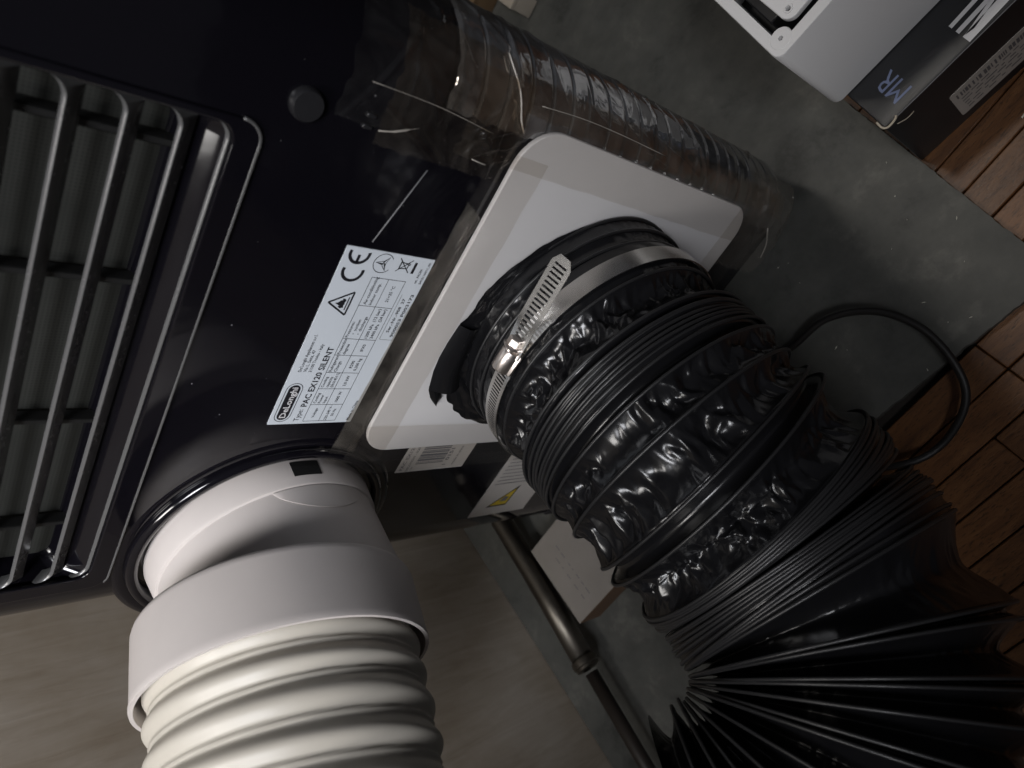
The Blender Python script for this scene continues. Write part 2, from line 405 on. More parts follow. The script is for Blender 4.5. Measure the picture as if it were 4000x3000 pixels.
# ================================================================== AIR CONDITIONER
AC = thing('air_conditioner', 'black portable air conditioner with slatted grille, rating label and taped lower intake', 'air conditioner', (-0.2, 0.16, ZF))
XL, XR, RC, DEP, ZB, ZT = -0.390, -0.026, 0.035, 0.33, -0.470, 0.26
RL = 0.045                                    # corner radius on the hose side
GX0, GX1, GZ0, GZ1 = -0.337, -0.0885, -0.1015, 0.19
panel_loop = [(XL+RL, ZB), (XR-RC, ZB), (XR-RC, ZT), (XL+RL, ZT)]
hole = rrect(GX0, GX1, GZ0, GZ1, 0.007)
pan = link('rear_panel', plate_me('rear_panel', [panel_loop, hole], XZ(0.0015), 0.0015), AC, 'black_gloss')

def corner_profile(side, off=0.0, n=14, depth=DEP):
    """(x, y) points from the flat panel round the corner to the side; off = outward offset"""
    out = []
    R_ = RC if side > 0 else RL
    cx = (XR-RC) if side > 0 else (XL+RL)
    for i in range(n+1):
        a = PI/2*i/n
        out.append((cx+side*(R_+off)*math.sin(a), R_-(R_+off)*math.cos(a)))
    tp = 0.25 if side > 0 else 0.0                             # the right side narrows towards the front
    out += [(cx+side*(R_+off)-tp*0.05, R_+0.05), (cx+side*(R_+off)-tp*(depth-R_), depth)]
    return out
def strip_me(name, prof, z0, z1, thick=0.0, nz=1, smooth=True):
    vs, fs = [], []
    n = len(prof)
    for k in range(nz+1):
        z = z0+(z1-z0)*k/nz
        vs += [(x, y, z) for x, y in prof]
    for k in range(nz):
        for i in range(n-1): fs.append((k*n+i, k*n+i+1, (k+1)*n+i+1, (k+1)*n+i))
    return mesh(name, vs, fs, smooth)
link('side_panel', strip_me('side_panel', corner_profile(-1), ZB, ZT), AC, 'black_gloss')
RZ0 = -0.174
link('side_panel', strip_me('side_panel', corner_profile(1), RZ0, ZT), AC, 'black_gloss')
link('side_backing', strip_me('side_backing', corner_profile(1, -0.007), ZB, RZ0+0.004), AC, 'black_matt')
def prism_me(name, pts, z0, z1, bev=0.003):
    bm = bmesh.new(); a = [bm.verts.new((x, y, z0)) for x, y in pts]; b = [bm.verts.new((x, y, z1)) for x, y in pts]; n = len(pts)
    bm.faces.new(a[::-1]); bm.faces.new(b)
    for i in range(n): bm.faces.new((a[i], a[(i+1) % n], b[(i+1) % n], b[i]))
    bmesh.ops.bevel(bm, geom=bm.edges[:], offset=bev, segments=2, profile=0.6, affect='EDGES')
    return bm_mesh(name, bm, True, 40)
XE = XR-0.25*(DEP-RC)
plan = [(XL+0.004, RL), (XL+RL, 0.004), (XR-RC, 0.004), (XR-0.004, RC), (XE-0.004, DEP), (XL+0.004, DEP)]
link('top_cover', prism_me('top_cover', plan, ZT-0.004, ZT+0.012), AC, 'black_gloss')
link('base', prism_me('base', plan, ZB-0.006, ZB+0.004, 0.002), AC, 'black_matt')
link('front_cover', box_me('front_cover', (XL, DEP-0.002, ZB), (XE, DEP+0.012, ZT), 0.004), AC, 'black_gloss')
# horizontal slats round the right corner
def slat_corner(z0, z1):
    po = corner_profile(1, 0.0006, 14, 0.20); pi_ = corner_profile(1, -0.0075, 14, 0.20)
    n = len(po); vs = [(x, y, z0) for x, y in po]+[(x, y, z1-0.0012) for x, y in po]+[(x, y+0, z1) for x, y in corner_profile(1, -0.001, 14, 0.20)] + [(x, y, z1) for x, y in pi_]+[(x, y, z0) for x, y in pi_]
    fs = []
    for k in range(4):
        for i in range(n-1): fs.append((k*n+i, k*n+i+1, (k+1)*n+i+1, (k+1)*n+i))
    me = mesh('side_slat', vs, fs, True); me.set_sharp_from_angle(angle=math.radians(30)); return me
P0 = 0.01355
sm = slat_corner(-0.0122, 0); sm.materials.append(M['black_gloss'])
for i in range(21):
    o = bpy.data.objects.new('side_slat', sm); COL.objects.link(o); o.parent = AC; o.matrix_parent_inverse = PINV[AC.name]
    o.location = (0, 0, RZ0-0.003-i*P0)

# grille: frame, slats, filter, upright bars
fr_o = rrect(-0.346, -0.0855, -0.1105, 0.20, 0.008); fr_i = rrect(GX0+0.0002, GX1-0.0002, GZ0+0.0002, GZ1, 0.007)
frm = link('grille_frame', plate_me('grille_frame', [fr_o, fr_i], XZ(-0.0002), 0.0010, 0.0008, 3), AC, 'black_gloss')
_glint = [(x, -0.0009, z) for x, z in fr_o[23:36]]
link('rim_highlight', tube_me('rim_highlight', _glint, 0.0007, 8), AC, 'slat')  # paler tube added as the painted highlight on the glossy frame edge
# inner sill and walls of the opening (sloped)
def reveal():
    o_ = rrect(GX0, GX1, GZ0, GZ1, 0.007); i_ = rrect(GX0+0.004, GX1-0.004, GZ0+0.016, GZ1-0.004, 0.006)
    n = len(o_); vs = [(x, 0.001, z) for x, z in o_]+[(x, 0.0075, z*0.38+q[1]*0.62) for (x, z), q in zip(o_, i_)]+[(x, 0.018, z) for x, z in i_]
    fs = []
    for k in range(2):
        for i in range(n): fs.append((k*n+i, k*n+(i+1) % n, (k+1)*n+(i+1) % n, (k+1)*n+i))
    return mesh('grille_sill', vs, fs, True)
link('grille_sill', reveal(), AC, 'black_gloss')
def louvre():
    x0, x1 = GX0+0.0005, GX1-0.0005; rf = 0.0065; xs = [x0+rf*(1-math.cos(PI/2*k/8)) for k in range(8)]+[x0+rf+(x1-x0-2*rf)*k/10 for k in range(11)]+[x1-rf+rf*math.sin(PI/2*k/8) for k in range(1, 9)]
    vs, fs = [], []
    for x in xs:
        t = max(0, (x0+rf-x)/rf, (x-(x1-rf))/rf); e = rf*(1-math.sqrt(max(0, 1-t*t)))
        sec = [(0.0074, e-0.0050), (0.0013, e), (0.0010, e-0.0001), (0.0001, e-0.0009), (0.0, e-0.0012), (0.0003, e-0.0015), (0.0048, -0.0064), (0.0074, -0.0068)]
        vs += [(x, y, z) for y, z in sec]
    m_ = 8
    for k in range(len(xs)-1):
        for q in range(m_): fs.append((k*m_+q, k*m_+(q+1) % m_, (k+1)*m_+(q+1) % m_, (k+1)*m_+q))
    fs.append(tuple(range(m_))); fs.append(tuple(range((len(xs)-1)*m_, len(xs)*m_)))
    me = mesh('grille_slat', vs, fs, True); bm = bmesh.new(); bm.from_mesh(me); bmesh.ops.recalc_face_normals(bm, faces=bm.faces); bm.to_mesh(me); bm.free()
    me.set_sharp_from_angle(angle=math.radians(45)); return me
slat_me = louvre()
slat_me.materials.append(M['slat'])
for i in range(-1, 14):
    z = -0.0845+0.0162*i+(0.0010 if i < 0 else 0)  # lowest copy is added to draw the highlight along the opening's lip
    o = bpy.data.objects.new('grille_slat', slat_me); COL.objects.link(o); o.parent = AC; o.matrix_parent_inverse = PINV[AC.name]
    o.location = (0, 0.0006, z)
link('filter_screen', box_me('filter_screen', (GX0+0.003, 0.0165, GZ0+0.0145), (GX1-0.003, 0.019, GZ1)), AC, 'filter')
for x in (-0.105, -0.163, -0.236, -0.303):
    link('upright_bar', box_me('upright_bar', (x-0.0016, 0.0092, GZ0+0.004), (x+0.0016, 0.0150, GZ1-0.002), 0.0006, 1), AC, 'black_matt')

# exhaust port boss
PC = Vector((-0.3235, 0, -0.1896))
link('hose_port', revolve_me('hose_port', [(-0.045, 0.0640), (-0.020, 0.0660), (-0.006, 0.0705), (0.0000, 0.0735), (0.0026, 0.0732), (0.0044, 0.0718), (0.0048, 0.0698), (0.0036, 0.0674), (-0.006, 0.0662), (-0.02, 0.0655)], PC, (0, -1, 0), 128, angle=60), AC, 'black_gloss')
link('port_moulding', revolve_me('port_moulding', [(-0.0010, 0.0800), (0.0002, 0.0788), (0.0008, 0.0770), (0.0010, 0.0750), (0.0005, 0.0725)], PC, (0, -1, 0), 128, angle=60), AC, 'black_gloss')
# round peg and small clips on the panel
link('peg', revolve_me('peg', [(0, 0.0001), (0.0, 0.0062), (0.0022, 0.0061), (0.0032, 0.0054), (0.0033, 0.0001)], (-0.0745, 0.0, -0.1212), (0, -1, 0), 28, angle=50), AC, 'black_frame')
for dx in (0, 0.0045):
    link('clip', box_me('clip', (-0.0765+dx, -0.0015, -0.1485), (-0.0747+dx, 0.001, -0.1442), 0.0004, 1), AC, 'black_frame')
# casters
for x in (-0.34, -0.11):
    for y in (0.05, 0.29):
        cw = link('caster', revolve_me('caster', [(-0.009, 0.001), (-0.009, 0.020), (-0.006, 0.0218), (0.006, 0.0218), (0.009, 0.020), (0.009, 0.001)], (x, y, ZF+0.022), (1, 0, 0), 24, angle=40), AC, 'black_matt')
        sub('fork', box_me('fork', (x-0.013, y-0.010, ZF+0.018), (x+0.013, y+0.010, ZB-0.002), 0.002), cw, 'black_matt').matrix_parent_inverse = PINV[AC.name].inverted() @ PINV[AC.name]

# ---- rating label
U0, V0 = -0.2324, -0.1603
lab = link('rating_label', plate_me('rating_label', [rrect(U0, U0+0.1062, V0-0.0474, V0, 0.0004, 2)], XZ(-0.00025), 0.00022), AC, 'label_white')
pr = Print(); u = 0.001
def T(t, x, y, h, wd=None, bold=0.0, align='l', rot=0.0): pr.text(t, x*u, y*u, h*u, wd*u if wd else None, bold, align, 0, rot)
def LN(pts, wd=0.28): pr.line([(a*u, b*u) for a, b in pts], wd*u)
# logo pill
def pill(x0, x1, y0, y1, n=10):
    r = (y1-y0)/2; cy = (y0+y1)/2
    return [(x0+r+r*math.cos(math.radians(90+180*i/n)), cy+r*math.sin(math.radians(90+180*i/n))) for i in range(n+1)] + \
           [(x1-r+r*math.cos(math.radians(-90+180*i/n)), cy+r*math.sin(math.radians(-90+180*i/n))) for i in range(n+1)]
ol = pill(2.0, 27.6, -10.2, -1.9); ol.append(ol[0]); LN(ol, 0.35)
pr.poly([(a*u, b*u) for a, b in pill(3.1, 26.5, -9.1, -3.0)])
T('Type:', 1.9, -15.9, 3.0, 8.2, 0.0); T('PAC EX120 SILENT', 12.0, -16.6, 3.3, 39.0, 0.022)
T("De'Longhi Appliances s.r.l.", 35, -5.1, 1.7, 22.8, 0.01); T('Via L. Seitz, 47', 35, -7.8, 1.7, 13.6, 0.01); T('31100 Treviso - Italy', 35, -10.5, 1.7, 17.4, 0.01)
LN([(76.4, -2.8), (83.2, -13.6), (70.2, -13.6), (76.4, -2.8), (83.2, -13.6)], 0.9)
pr.poly([(a*u, b*u) for a, b in [(74.2, -11.2), (73.7, -9.4), (74.8, -8.1), (75.0, -9.0), (76.3, -6.2), (76.8, -7.6), (78.0, -8.6), (78.3, -9.6), (79.1, -9.1), (79.2, -10.3), (78.2, -11.4), (76.9, -10.9), (76.2, -11.3), (75.4, -10.8)]])
pr.rect(72.9*u, -12.5*u, 80.2*u, -11.9*u)
pr.arc(94.0*u, -7.8*u, 4.9*u, 75, 285, 1.5*u); pr.arc(104.0*u-0.0009, -7.4*u, 4.7*u, 75, 285, 1.5*u); LN([(98.7, -7.4), (102.6, -7.4)], 1.4)
pr.arc(100.2*u, -20.8*u, 5.0*u, -55, 235, 0.35*u)
for A in (90, 210, 330):
    a = math.radians(A); b1, b2 = math.radians(A+62), math.radians(A-62)
    cx, cy = 100.2, -20.9
    pr.poly([(x*u, y*u) for x, y in [(cx+4.2*math.cos(a), cy+4.2*math.sin(a)), (cx+1.1*math.cos(b1), cy+1.1*math.sin(b1)), (cx+0.1, cy)]])
    LN([(cx, cy), (cx+1.15*math.cos(b2), cy+1.15*math.sin(b2)), (cx+4.2*math.cos(a), cy+4.2*math.sin(a))], 0.3)
# crossed out bin
LN([(98.4, -29.9), (102.6, -29.9)], 0.7); LN([(98.9, -30.2), (99.4, -34.2), (101.9, -34.2), (102.3, -30.2)], 0.5); LN([(97.2, -28.6), (104.2, -35.8)], 0.45); LN([(104.2, -28.6), (97.2, -35.8)], 0.45); LN([(99.6, -31), (101.8, -33.6)], 0.4)
pr.arc(101.7*u, -34.6*u, 0.5*u, 0, 360, 0.4*u, 10); LN([(97.1, -38.0), (103.2, -38.0)], 1.5)
T('cat.  PACEX', 92.0, -43.1, 1.35, 8.4, 0.02); T('5415116011_00', 92.0, -46.0, 1.35, 12.2, 0.02)
# table
x0, x1, ya, yb, yc = 1.7, 92.3, -18.5, -27.6, -37.1
for y in (ya, yb, yc): LN([(x0, y), (x1, y)], 0.26)
for x in (x0, 13.3, 24.2, 35.0, 46.3, 56.6, 76.4, x1): LN([(x, ya), (x, yc)], 0.26)
T('Voltage', 7.4, -23.8, 1.6, 6.6, 0.01, 'c')
for i, t in enumerate(('Cooling', 'Power', 'Input')): T(t, 14.3, -21.0-2.6*i, 1.6, None, 0.01)
for i, t in enumerate(('Cooling', 'capacity', '(EN14511)')): T(t, 25.2, -21.0-2.6*i, 1.6, None, 0.01)
for i, t in enumerate(('Refrigerant', 'Charge')): T(t, 35.6, -21.2-2.8*i, 1.7, None, 0.01)
for i, t in enumerate(('Protection', 'degree')): T(t, 46.9, -21.2-2.8*i, 1.7, None, 0.01)
for i, t in enumerate(('Pressures:', '\u2022  suction', '\u2022  discharge')): T(t, 57.4+(2.0 if i else 0), -21.0-2.7*i, 1.7, None, 0.01)
for i, t in enumerate(('Air-conditioning', 'indoor temp.')): T(t, 77.2, -22.0-2.9*i, 1.7, None, 0.01)
T('220-240 V~', 7.5, -31.6, 1.6, 10.6, 0.01, 'c'); T('50 Hz', 7.5, -34.6, 1.6, None, 0.01, 'c')
T('1000 W', 18.7, -33.0, 1.7, None, 0.015, 'c'); T('3,0 kW', 29.6, -33.0, 1.7, None, 0.015, 'c')
T('R290', 40.6, -31.5, 1.7, None, 0.015, 'c'); T('0,300 kg', 40.6, -34.6, 1.7, None, 0.015, 'c'); T('IPX0', 51.4, -33.0, 1.7, None, 0.015, 'c')
T('1200 kPa  (12 bar)', 57.5, -31.6, 1.7, 18.0, 0.015); T('2400 kPa  (24 bar)', 57.5, -34.7, 1.7, 18.0, 0.015); T('21\u00f735 \u00b0C', 84.4, -33.0, 1.7, None, 0.015, 'c')
T('Made in China', 1.6, -45.6, 1.8, 14.2, 0.01)
T('Ser.-Nr.-908  27', 62.0, -42.1, 1.7, 20.8, 0.02); T('900053 P003173', 59.2, -45.7, 1.8, 26.4, 0.02)
ol = pill(57.4, 88.0, -46.9, -39.0); LN([(57.4, -46.5), (57.4, -39.4), (58.0, -38.9), (85, -38.9)], 0.18)
sub('label_print', pr.me('label_print', Matrix.Translation((U0, 0, V0)) @ XZ(-0.00056)), lab, 'ink')
pw = Print(); pw.text('DeLonghi', 0.0046, -0.0076, 0.0033, 0.0205, 0.02)
sub('logo_print', pw.me('logo_print', Matrix.Translation((U0, 0, V0)) @ XZ(-0.00066)), lab, 'print_white')

# ---- bar-code sticker (partly under the white cover) and warning sticker
st = link('barcode_sticker', plate_me('barcode_sticker', [[(-0.2803, -0.2609), (-0.2803, -0.3171), (-0.235, -0.3171), (-0.235, -0.2609)][::-1]], XZ(-0.0002), 0.00015), AC, 'label_grey')
pr = Print()
# text runs along x from the left end: sticker top is z -0.2609
pr.text('PAC EX120', -0.2785, -0.2655, 0.0026, 0.023, 0.02); pr.text("DE'LONGHI - SILENT", -0.2795, -0.2700, 0.0018, 0.025, 0.02); pr.text('Italy', -0.2788, -0.2728, 0.0015)
x = -0.2735
rr = random.Random(4)
while x < -0.246:
    wdt = rr.choice((0.0005, 0.0008, 0.0012, 0.0018)); pr.rect(x, -0.2960, x+wdt, -0.2735); x += wdt+rr.choice((0.0004, 0.0006, 0.0009))
pr.text('1', -0.2765, -0.3000, 0.0030, None, 0.03); pr.text('0151 4 5', -0.2720, -0.3000, 0.0030, 0.022, 0.03); pr.text('made in china', -0.2770, -0.3068, 0.0020, 0.018, 0.02)
sub('sticker_print', pr.me('sticker_print', XZ(-0.00045)), st, 'ink_grey')
ws = link('warning_sticker', plate_me('warning_sticker', [[(-0.349, -0.362), (-0.349, -0.4245), (-0.262, -0.4245), (-0.262, -0.362)][::-1]], XZ(-0.0002), 0.00015), AC, 'label_grey')
ws.data.transform(Matrix.Translation((0.0045, 0, 0)))
pr = Print(); pr.poly([(-0.3345, -0.3745), (-0.3345, -0.3965), (-0.3105, -0.3985)])
sub('warning_border', pr.me('warning_border', XZ(-0.00045)), ws, 'ink')
pr = Print(); pr.poly([(-0.3325, -0.3775), (-0.3325, -0.3950), (-0.3140, -0.3965)])
sub('warning_triangle', pr.me('warning_triangle', XZ(-0.0006)), ws, 'yellow')
pr = Print()
for k in range(9): pr.line([(-0.306+0.004*k, -0.366), (-0.306+0.004*k, -0.366-rr.uniform(0.03, 0.05))], 0.0007)
pr.poly([(-0.3285, -0.3850), (-0.3285, -0.3925), (-0.3240, -0.3935), (-0.3225, -0.3885)])
sub('warning_print', pr.me('warning_print', XZ(-0.0007)), ws, 'ink_grey')

# ---- dust specks and a scratch on the panel
def flake(cx, cz, s, y, seed):
    r_ = random.Random(seed); n = 6
    return [(cx+s*r_.uniform(0.5, 1)*math.cos(2*PI*i/n), y, cz+s*r_.uniform(0.4, 1)*math.sin(2*PI*i/n)) for i in range(n)]
vs, fs = [], []
rr = random.Random(11)
for k in range(70):
    cx, cz = rr.uniform(-0.335, -0.06), rr.uniform(-0.245, -0.115)
    if -0.235 < cx < -0.12 and -0.21 < cz < -0.155: continue
    if (Vector((cx, 0, cz))-PC).length < 0.080: continue
    b = len(vs); vs += flake(cx, cz, rr.choice((0.00018, 0.0002, 0.0003, 0.0005)), -0.0001, k); fs.append(tuple(range(b, b+6)))
dd = link('dust_specks', mesh('dust_specks', vs, fs), AC, 'dust'); dd['kind'] = 'stuff'
link('scratch', tube_me('scratch', [(-0.1229, 0.0, -0.1712), (-0.104, -0.0003, -0.1759), (-0.0855, 0.0, -0.1809)], 0.00035, 6), AC, 'dust')

# ================================================================== WHITE COVER SHEET OVER THE LOWER INTAKE
CB = thing('intake_cover', 'white rounded plastic sheet taped over the lower intake with a hole for the black duct', 'cover sheet', (-0.152, -0.003, -0.4263))
BX0, BX1, BZ0, BZ1 = -0.2539, -0.0505, -0.4263, -0.2197
DC = Vector((-0.153, 0, -0.3267))
link('sheet', plate_me('sheet', [rrect(BX0, BX1, BZ0, BZ1, 0.0205, 12), circ(DC.x, DC.z, 0.068, 64)], XZ(-0.0026), 0.0013, 0.0006, 2), CB, 'white_board')
link('spigot', revolve_me('spigot', [(0.001, 0.072), (0.004, 0.0722), (0.0048, 0.0715), (0.03, 0.0710), (0.03, 0.0695), (0.0, 0.0695)], DC, (0, -1, 0), 96), CB, 'white_board')
def tape(name, pts, y, matn, amp=0.0004, parent=None, n=(30, 10), seed=0.0, wrinkle=60):
    """pts: four corners (x, z) in order round the strip, on the panel plane"""
    a, b, c, d = [Vector((p[0], p[1])) for p in pts]; vs, fs = [], []
    for i in range(n[0]+1):
        for j in range(n[1]+1):
            s, t = i/n[0], j/n[1]; p = a.lerp(b, s).lerp(d.lerp(c, s), t)
            e = 0.0006*noise.noise(Vector((s*12, t*3, seed)))*(1 if j in (0, n[1]) else 0)
            h = amp*(0.6+noise.noise(Vector((p.x*wrinkle, p.y*wrinkle, seed))) + 0.5*abs(noise.noise(Vector((p.x*wrinkle*2.4, p.y*wrinkle*2.4, seed+3)))))
            vs.append((p.x+e, y-max(h, 0.00005), p.y+e))
    for i in range(n[0]):
        for j in range(n[1]): q = i*(n[1]+1)+j; fs.append((q, q+1, q+n[1]+2, q+n[1]+1))
    return link(name, mesh(name, vs, fs, True), parent, matn)
yt = -0.0041
tape('tape_strip', [(-0.262, -0.2005), (-0.066, -0.2065), (-0.066, -0.2385), (-0.262, -0.2385)], yt, 'tape_edge', 0.0002, CB, (40, 6), 1)
tape('tape_strip', [(-0.0725, -0.2130), (-0.0725, -0.430), (-0.0440, -0.430), (-0.0440, -0.2130)], yt-0.0003, 'tape_edge', 0.0002, CB, (40, 6), 2)
tape('tape_strip', [(-0.2720, -0.212), (-0.2325, -0.212), (-0.2360, -0.425), (-0.2760, -0.425)], yt-0.0006, 'tape_edge', 0.0002, CB, (20, 30), 3)
tape('tape_strip', [(-0.250, -0.4080), (-0.050, -0.4080), (-0.050, -0.4460), (-0.250, -0.4460)], yt-0.0009, 'tape_edge', 0.0002, CB, (40, 6), 4)

# dusty tape on the panel beside the sheet and crumpled tape round the corner of the machine
TP = thing('packing_tape', 'crumpled clear and brownish packing tape sealing the side slats and the cover edge', 'tape', (-0.05, 0.0, -0.3))
tape('dusty_strip', [(-0.268, -0.2040), (-0.094, -0.2080), (-0.100, -0.2194), (-0.268, -0.2194)], -0.0006, 'tape_grey', 0.0009, TP, (60, 8), 11, 90)
def wrap_tape(name, s0, s1, z0, z1, off, matn, amp, n=(60, 90), seed=0, ncr=14, skew=0.0, ribs=False, rag=0.0016):
    """film that follows the right corner of the machine; s = metres along the profile from x = XR-RC (negative: flat panel)"""
    vs, fs = [], []; rd = random.Random(seed)
    cr = []
    for _ in range(ncr):                                     # straight fold lines in (s, z)
        a = rd.uniform(0, PI); cr.append((rd.uniform(s0, s1), rd.uniform(z1, z0), math.cos(a), math.sin(a), rd.uniform(0.5, 1.0)*amp, rd.uniform(0.0006, 0.0018), rd.uniform(0.008, 0.04)))
    for i in range(n[0]+1):
        s = s0+(s1-s0)*i/n[0]
        for j in range(n[1]+1):
            z = z0+(z1-z0)*j/n[1]+skew*(i/n[0])
            e = rag*noise.noise(Vector((i*0.16, j*0.16, seed+9)))*(1 if (i in (0, n[0]) or j in (0, n[1])) else 0)
            h = off+amp*0.35*noise.noise(Vector((s*45, z*45, seed)))
            for cs, cz, ca, sa, hh, w_, ln in cr:
                ds_, dz_ = s-cs, z-cz; al = ds_*ca+dz_*sa
                if abs(al) < ln:
                    pe = -ds_*sa+dz_*ca
                    if abs(pe) < w_*3: h += hh*math.exp(-(pe/w_)**2)*(1-(al/ln)**2)
            if ribs:
                u_ = ((RZ0-0.003-z)/P0) % 1.0
                g = 0 if u_ < 0.88 else math.sin(PI*(u_-0.88)/0.12)
                h += -0.0012*g
            ss = s+e
            if ss < 0: x, y = XR-RC+ss, -h
            else:
                a = ss/RC
                if a < PI/2: x, y = XR-RC+(RC+h)*math.sin(a), RC-(RC+h)*math.cos(a)
                else: x, y = XR+h-0.25*(ss-RC*PI/2), RC+(ss-RC*PI/2)
            vs.append((x, y, z+e))
    for i in range(n[0]):
        for j in range(n[1]): q = i*(n[1]+1)+j; fs.append((q, q+1, q+n[1]+2, q+n[1]+1))
    return link(name, mesh(name, vs, fs, True), TP, matn)
wrap_tape('side_film', 0.002, 0.105, -0.176, -0.466, 0.0012, 'tape_sheen', 0.0012, (80, 320), 21, 46, ribs=True)
wrap_tape('edge_film', 0.0115, 0.026, -0.214, -0.470, 0.0022, 'tape_brown', 0.0010, (24, 150), 25, 24)
wrap_tape('corner_strip', -0.020, 0.030, -0.150, -0.2165, 0.0020, 'tape_brown', 0.0012, (70, 70), 31, 16)
wrap_tape('corner_strip', -0.013, 0.022, -0.186, -0.2165, 0.0030, 'tape_brown', 0.0014, (50, 50), 37, 12, 0.0)
wrap_tape('loose_strip', -0.014, 0.070, -0.132, -0.180, 0.0012, 'tape_clear', 0.0012, (80, 50), 41, 14)
wrap_tape('long_strip', 0.040, 0.085, 0.02, -0.20, 0.0012, 'tape_clear', 0.0010, (24, 120), 45, 12)
wrap_tape('lower_strip', -0.030, 0.036, -0.425, -0.484, 0.0026, 'tape_grey', 0.0022, (60, 60), 51, 18, rag=0.004)
# bright folded creases in the tape
def crease(pts, r, matn='tape_crease'): link('tape_crease', tube_me('tape_crease', catmull(pts, 6), r, 6), TP, matn)
M['tape_crease'] = mat('folded tape crease', (0.42, 0.39, 0.35), 0.25, var=0.3, vscale=60)
def CP(s, z, off):
    if s < 0: return (XR-RC+s, -off, z)
    a = s/RC; return (XR-RC+(RC+off)*math.sin(a), RC-(RC+off)*math.cos(a), z) if a < PI/2 else (XR+off-0.25*(s-RC*PI/2), RC+s-RC*PI/2, z)
crease([CP(-0.014, -0.150, 0.003), CP(-0.012, -0.156, 0.004), CP(-0.008, -0.166, 0.0035)], [0.0003]*6+[0.0005]*4+[0.0001]*3)
crease([CP(0.002, -0.140, 0.003), CP(0.002, -0.170, 0.0035), CP(0.000, -0.20, 0.004)], 0.00012)
crease([CP(-0.013, -0.196, 0.004), CP(-0.0132, -0.200, 0.0046), CP(-0.0135, -0.204, 0.004)], 0.0003)
crease([CP(0.030, -0.200, 0.003), CP(0.018, -0.207, 0.0035), CP(0.008, -0.212, 0.0035), CP(0.004, -0.2165, 0.003)], 0.0004)
crease([CP(0.016, -0.222, 0.003), CP(0.018, -0.25, 0.003), CP(0.0185, -0.28, 0.003), CP(0.018, -0.32, 0.003)], 0.0002)
crease([CP(0.004, -0.455, 0.005), CP(-0.006, -0.466, 0.006), CP(-0.016, -0.474, 0.005)], 0.0004)

# ================================================================== BLACK FLEXIBLE DUCT
DU = thing('flexible_duct', 'black crinkled flexible duct with wire rings bending away from the white cover', 'duct', (-0.153, -0.004, -0.3267))
RD = 0.0750
# centre line as a function of arc length: list of (centre, axis)
S_ = Vector((-0.163, -0.190, -0.353)); E_ = Vector((-0.8, 0, 0.6)); RB = 0.086
A0 = Vector((-0.06, -0.99, -0.06)).normalized(); E_ = (E_-A0*E_.dot(A0)).normalized(); O_ = S_+E_*RB
key = [(-0.153, 0.0, -0.3267), (-0.153, -0.03, -0.3267), (-0.153, -0.06, -0.3267), (-0.153, -0.09, -0.3272), (-0.1545, -0.115, -0.331), (-0.157, -0.140, -0.341), (-0.160, -0.165, -0.350), tuple(S_)]
def center(d):
    """d < 0.19: y = -d ; beyond: (d-0.19)/RB radians of bend; then straight"""
    if d <= 0.19:
        y = -d
        for a, b in zip(key, key[1:]):
            if b[1] <= y <= a[1]:
                i = key.index(a); t = (y-a[1])/(b[1]-a[1])
                p0 = key[max(i-1, 0)]; p3 = key[min(i+2, len(key)-1)]
                def cr(k):
                    return 0.5*((2*a[k])+(b[k]-p0[k])*t+(2*p0[k]-5*a[k]+4*b[k]-p3[k])*t*t+(3*a[k]-p0[k]-3*b[k]+p3[k])*t**3)
                return Vector((cr(0), y, cr(2)))
        return S_.copy()
    th = (d-0.19)/RB
    tm = math.radians(104)
    if th <= tm: return O_-E_*(RB*math.cos(th))+A0*(RB*math.sin(th))
    p = O_-E_*(RB*math.cos(tm))+A0*(RB*math.sin(tm)); tg = E_*math.sin(tm)+A0*math.cos(tm)
    return p+tg*(RB*(th-tm))
def axis(d): return (center(d+0.0015)-center(max(d-0.0015, 0))).normalized()
def fr(d):
    a = axis(d); v = Vector((0, 0, 1)); v = (v-a*v.dot(a)).normalized(); u_ = v.cross(a).normalized()
    if u_.x < 0: u_ = -u_
    return center(d), u_, v
def on_duct(d, phi, r):
    c, u_, v = fr(d); return c+u_*(r*math.cos(phi))+v*(r*math.sin(phi))
wires = [0.0062, 0.0145, 0.0240, 0.0475]
wires += [0.0705]+[0.0750+0.0021*i for i in range(7)]
wires += [0.0930, 0.1060, 0.1200, 0.1272]
wires += [0.1500+0.00195*i for i in range(10)]
wires += [0.1755+0.0026*i for i in range(10)]
deg = lambda t: 0.19+math.radians(t)*RB
wires += [deg(t) for t in (21.5, 24.0, 33, 35, 41, 49, 52, 64, 76, 86, 96, 106)]
wires.sort()
def wire_r(d):
    return RD+0.0008*math.sin(d*211)+0.0005*math.sin(d*97)
for d in wires:
    ph0 = random.uniform(0, 6); r0 = wire_r(d); tilt = random.uniform(-0.0009, 0.0009)
    pts = []
    for k in range(120):
        p = 2*PI*k/120
        rr_ = r0+0.0005*math.sin(2*p+ph0)+0.0003*math.sin(5*p+ph0*2)
        pts.append(on_duct(d+tilt*math.cos(p+ph0), p, rr_))
    link('wire_ring', tube_me('wire_ring', pts, 0.00088 if d < 0.19 else 0.0009, 6, False, True), DU, 'wire')
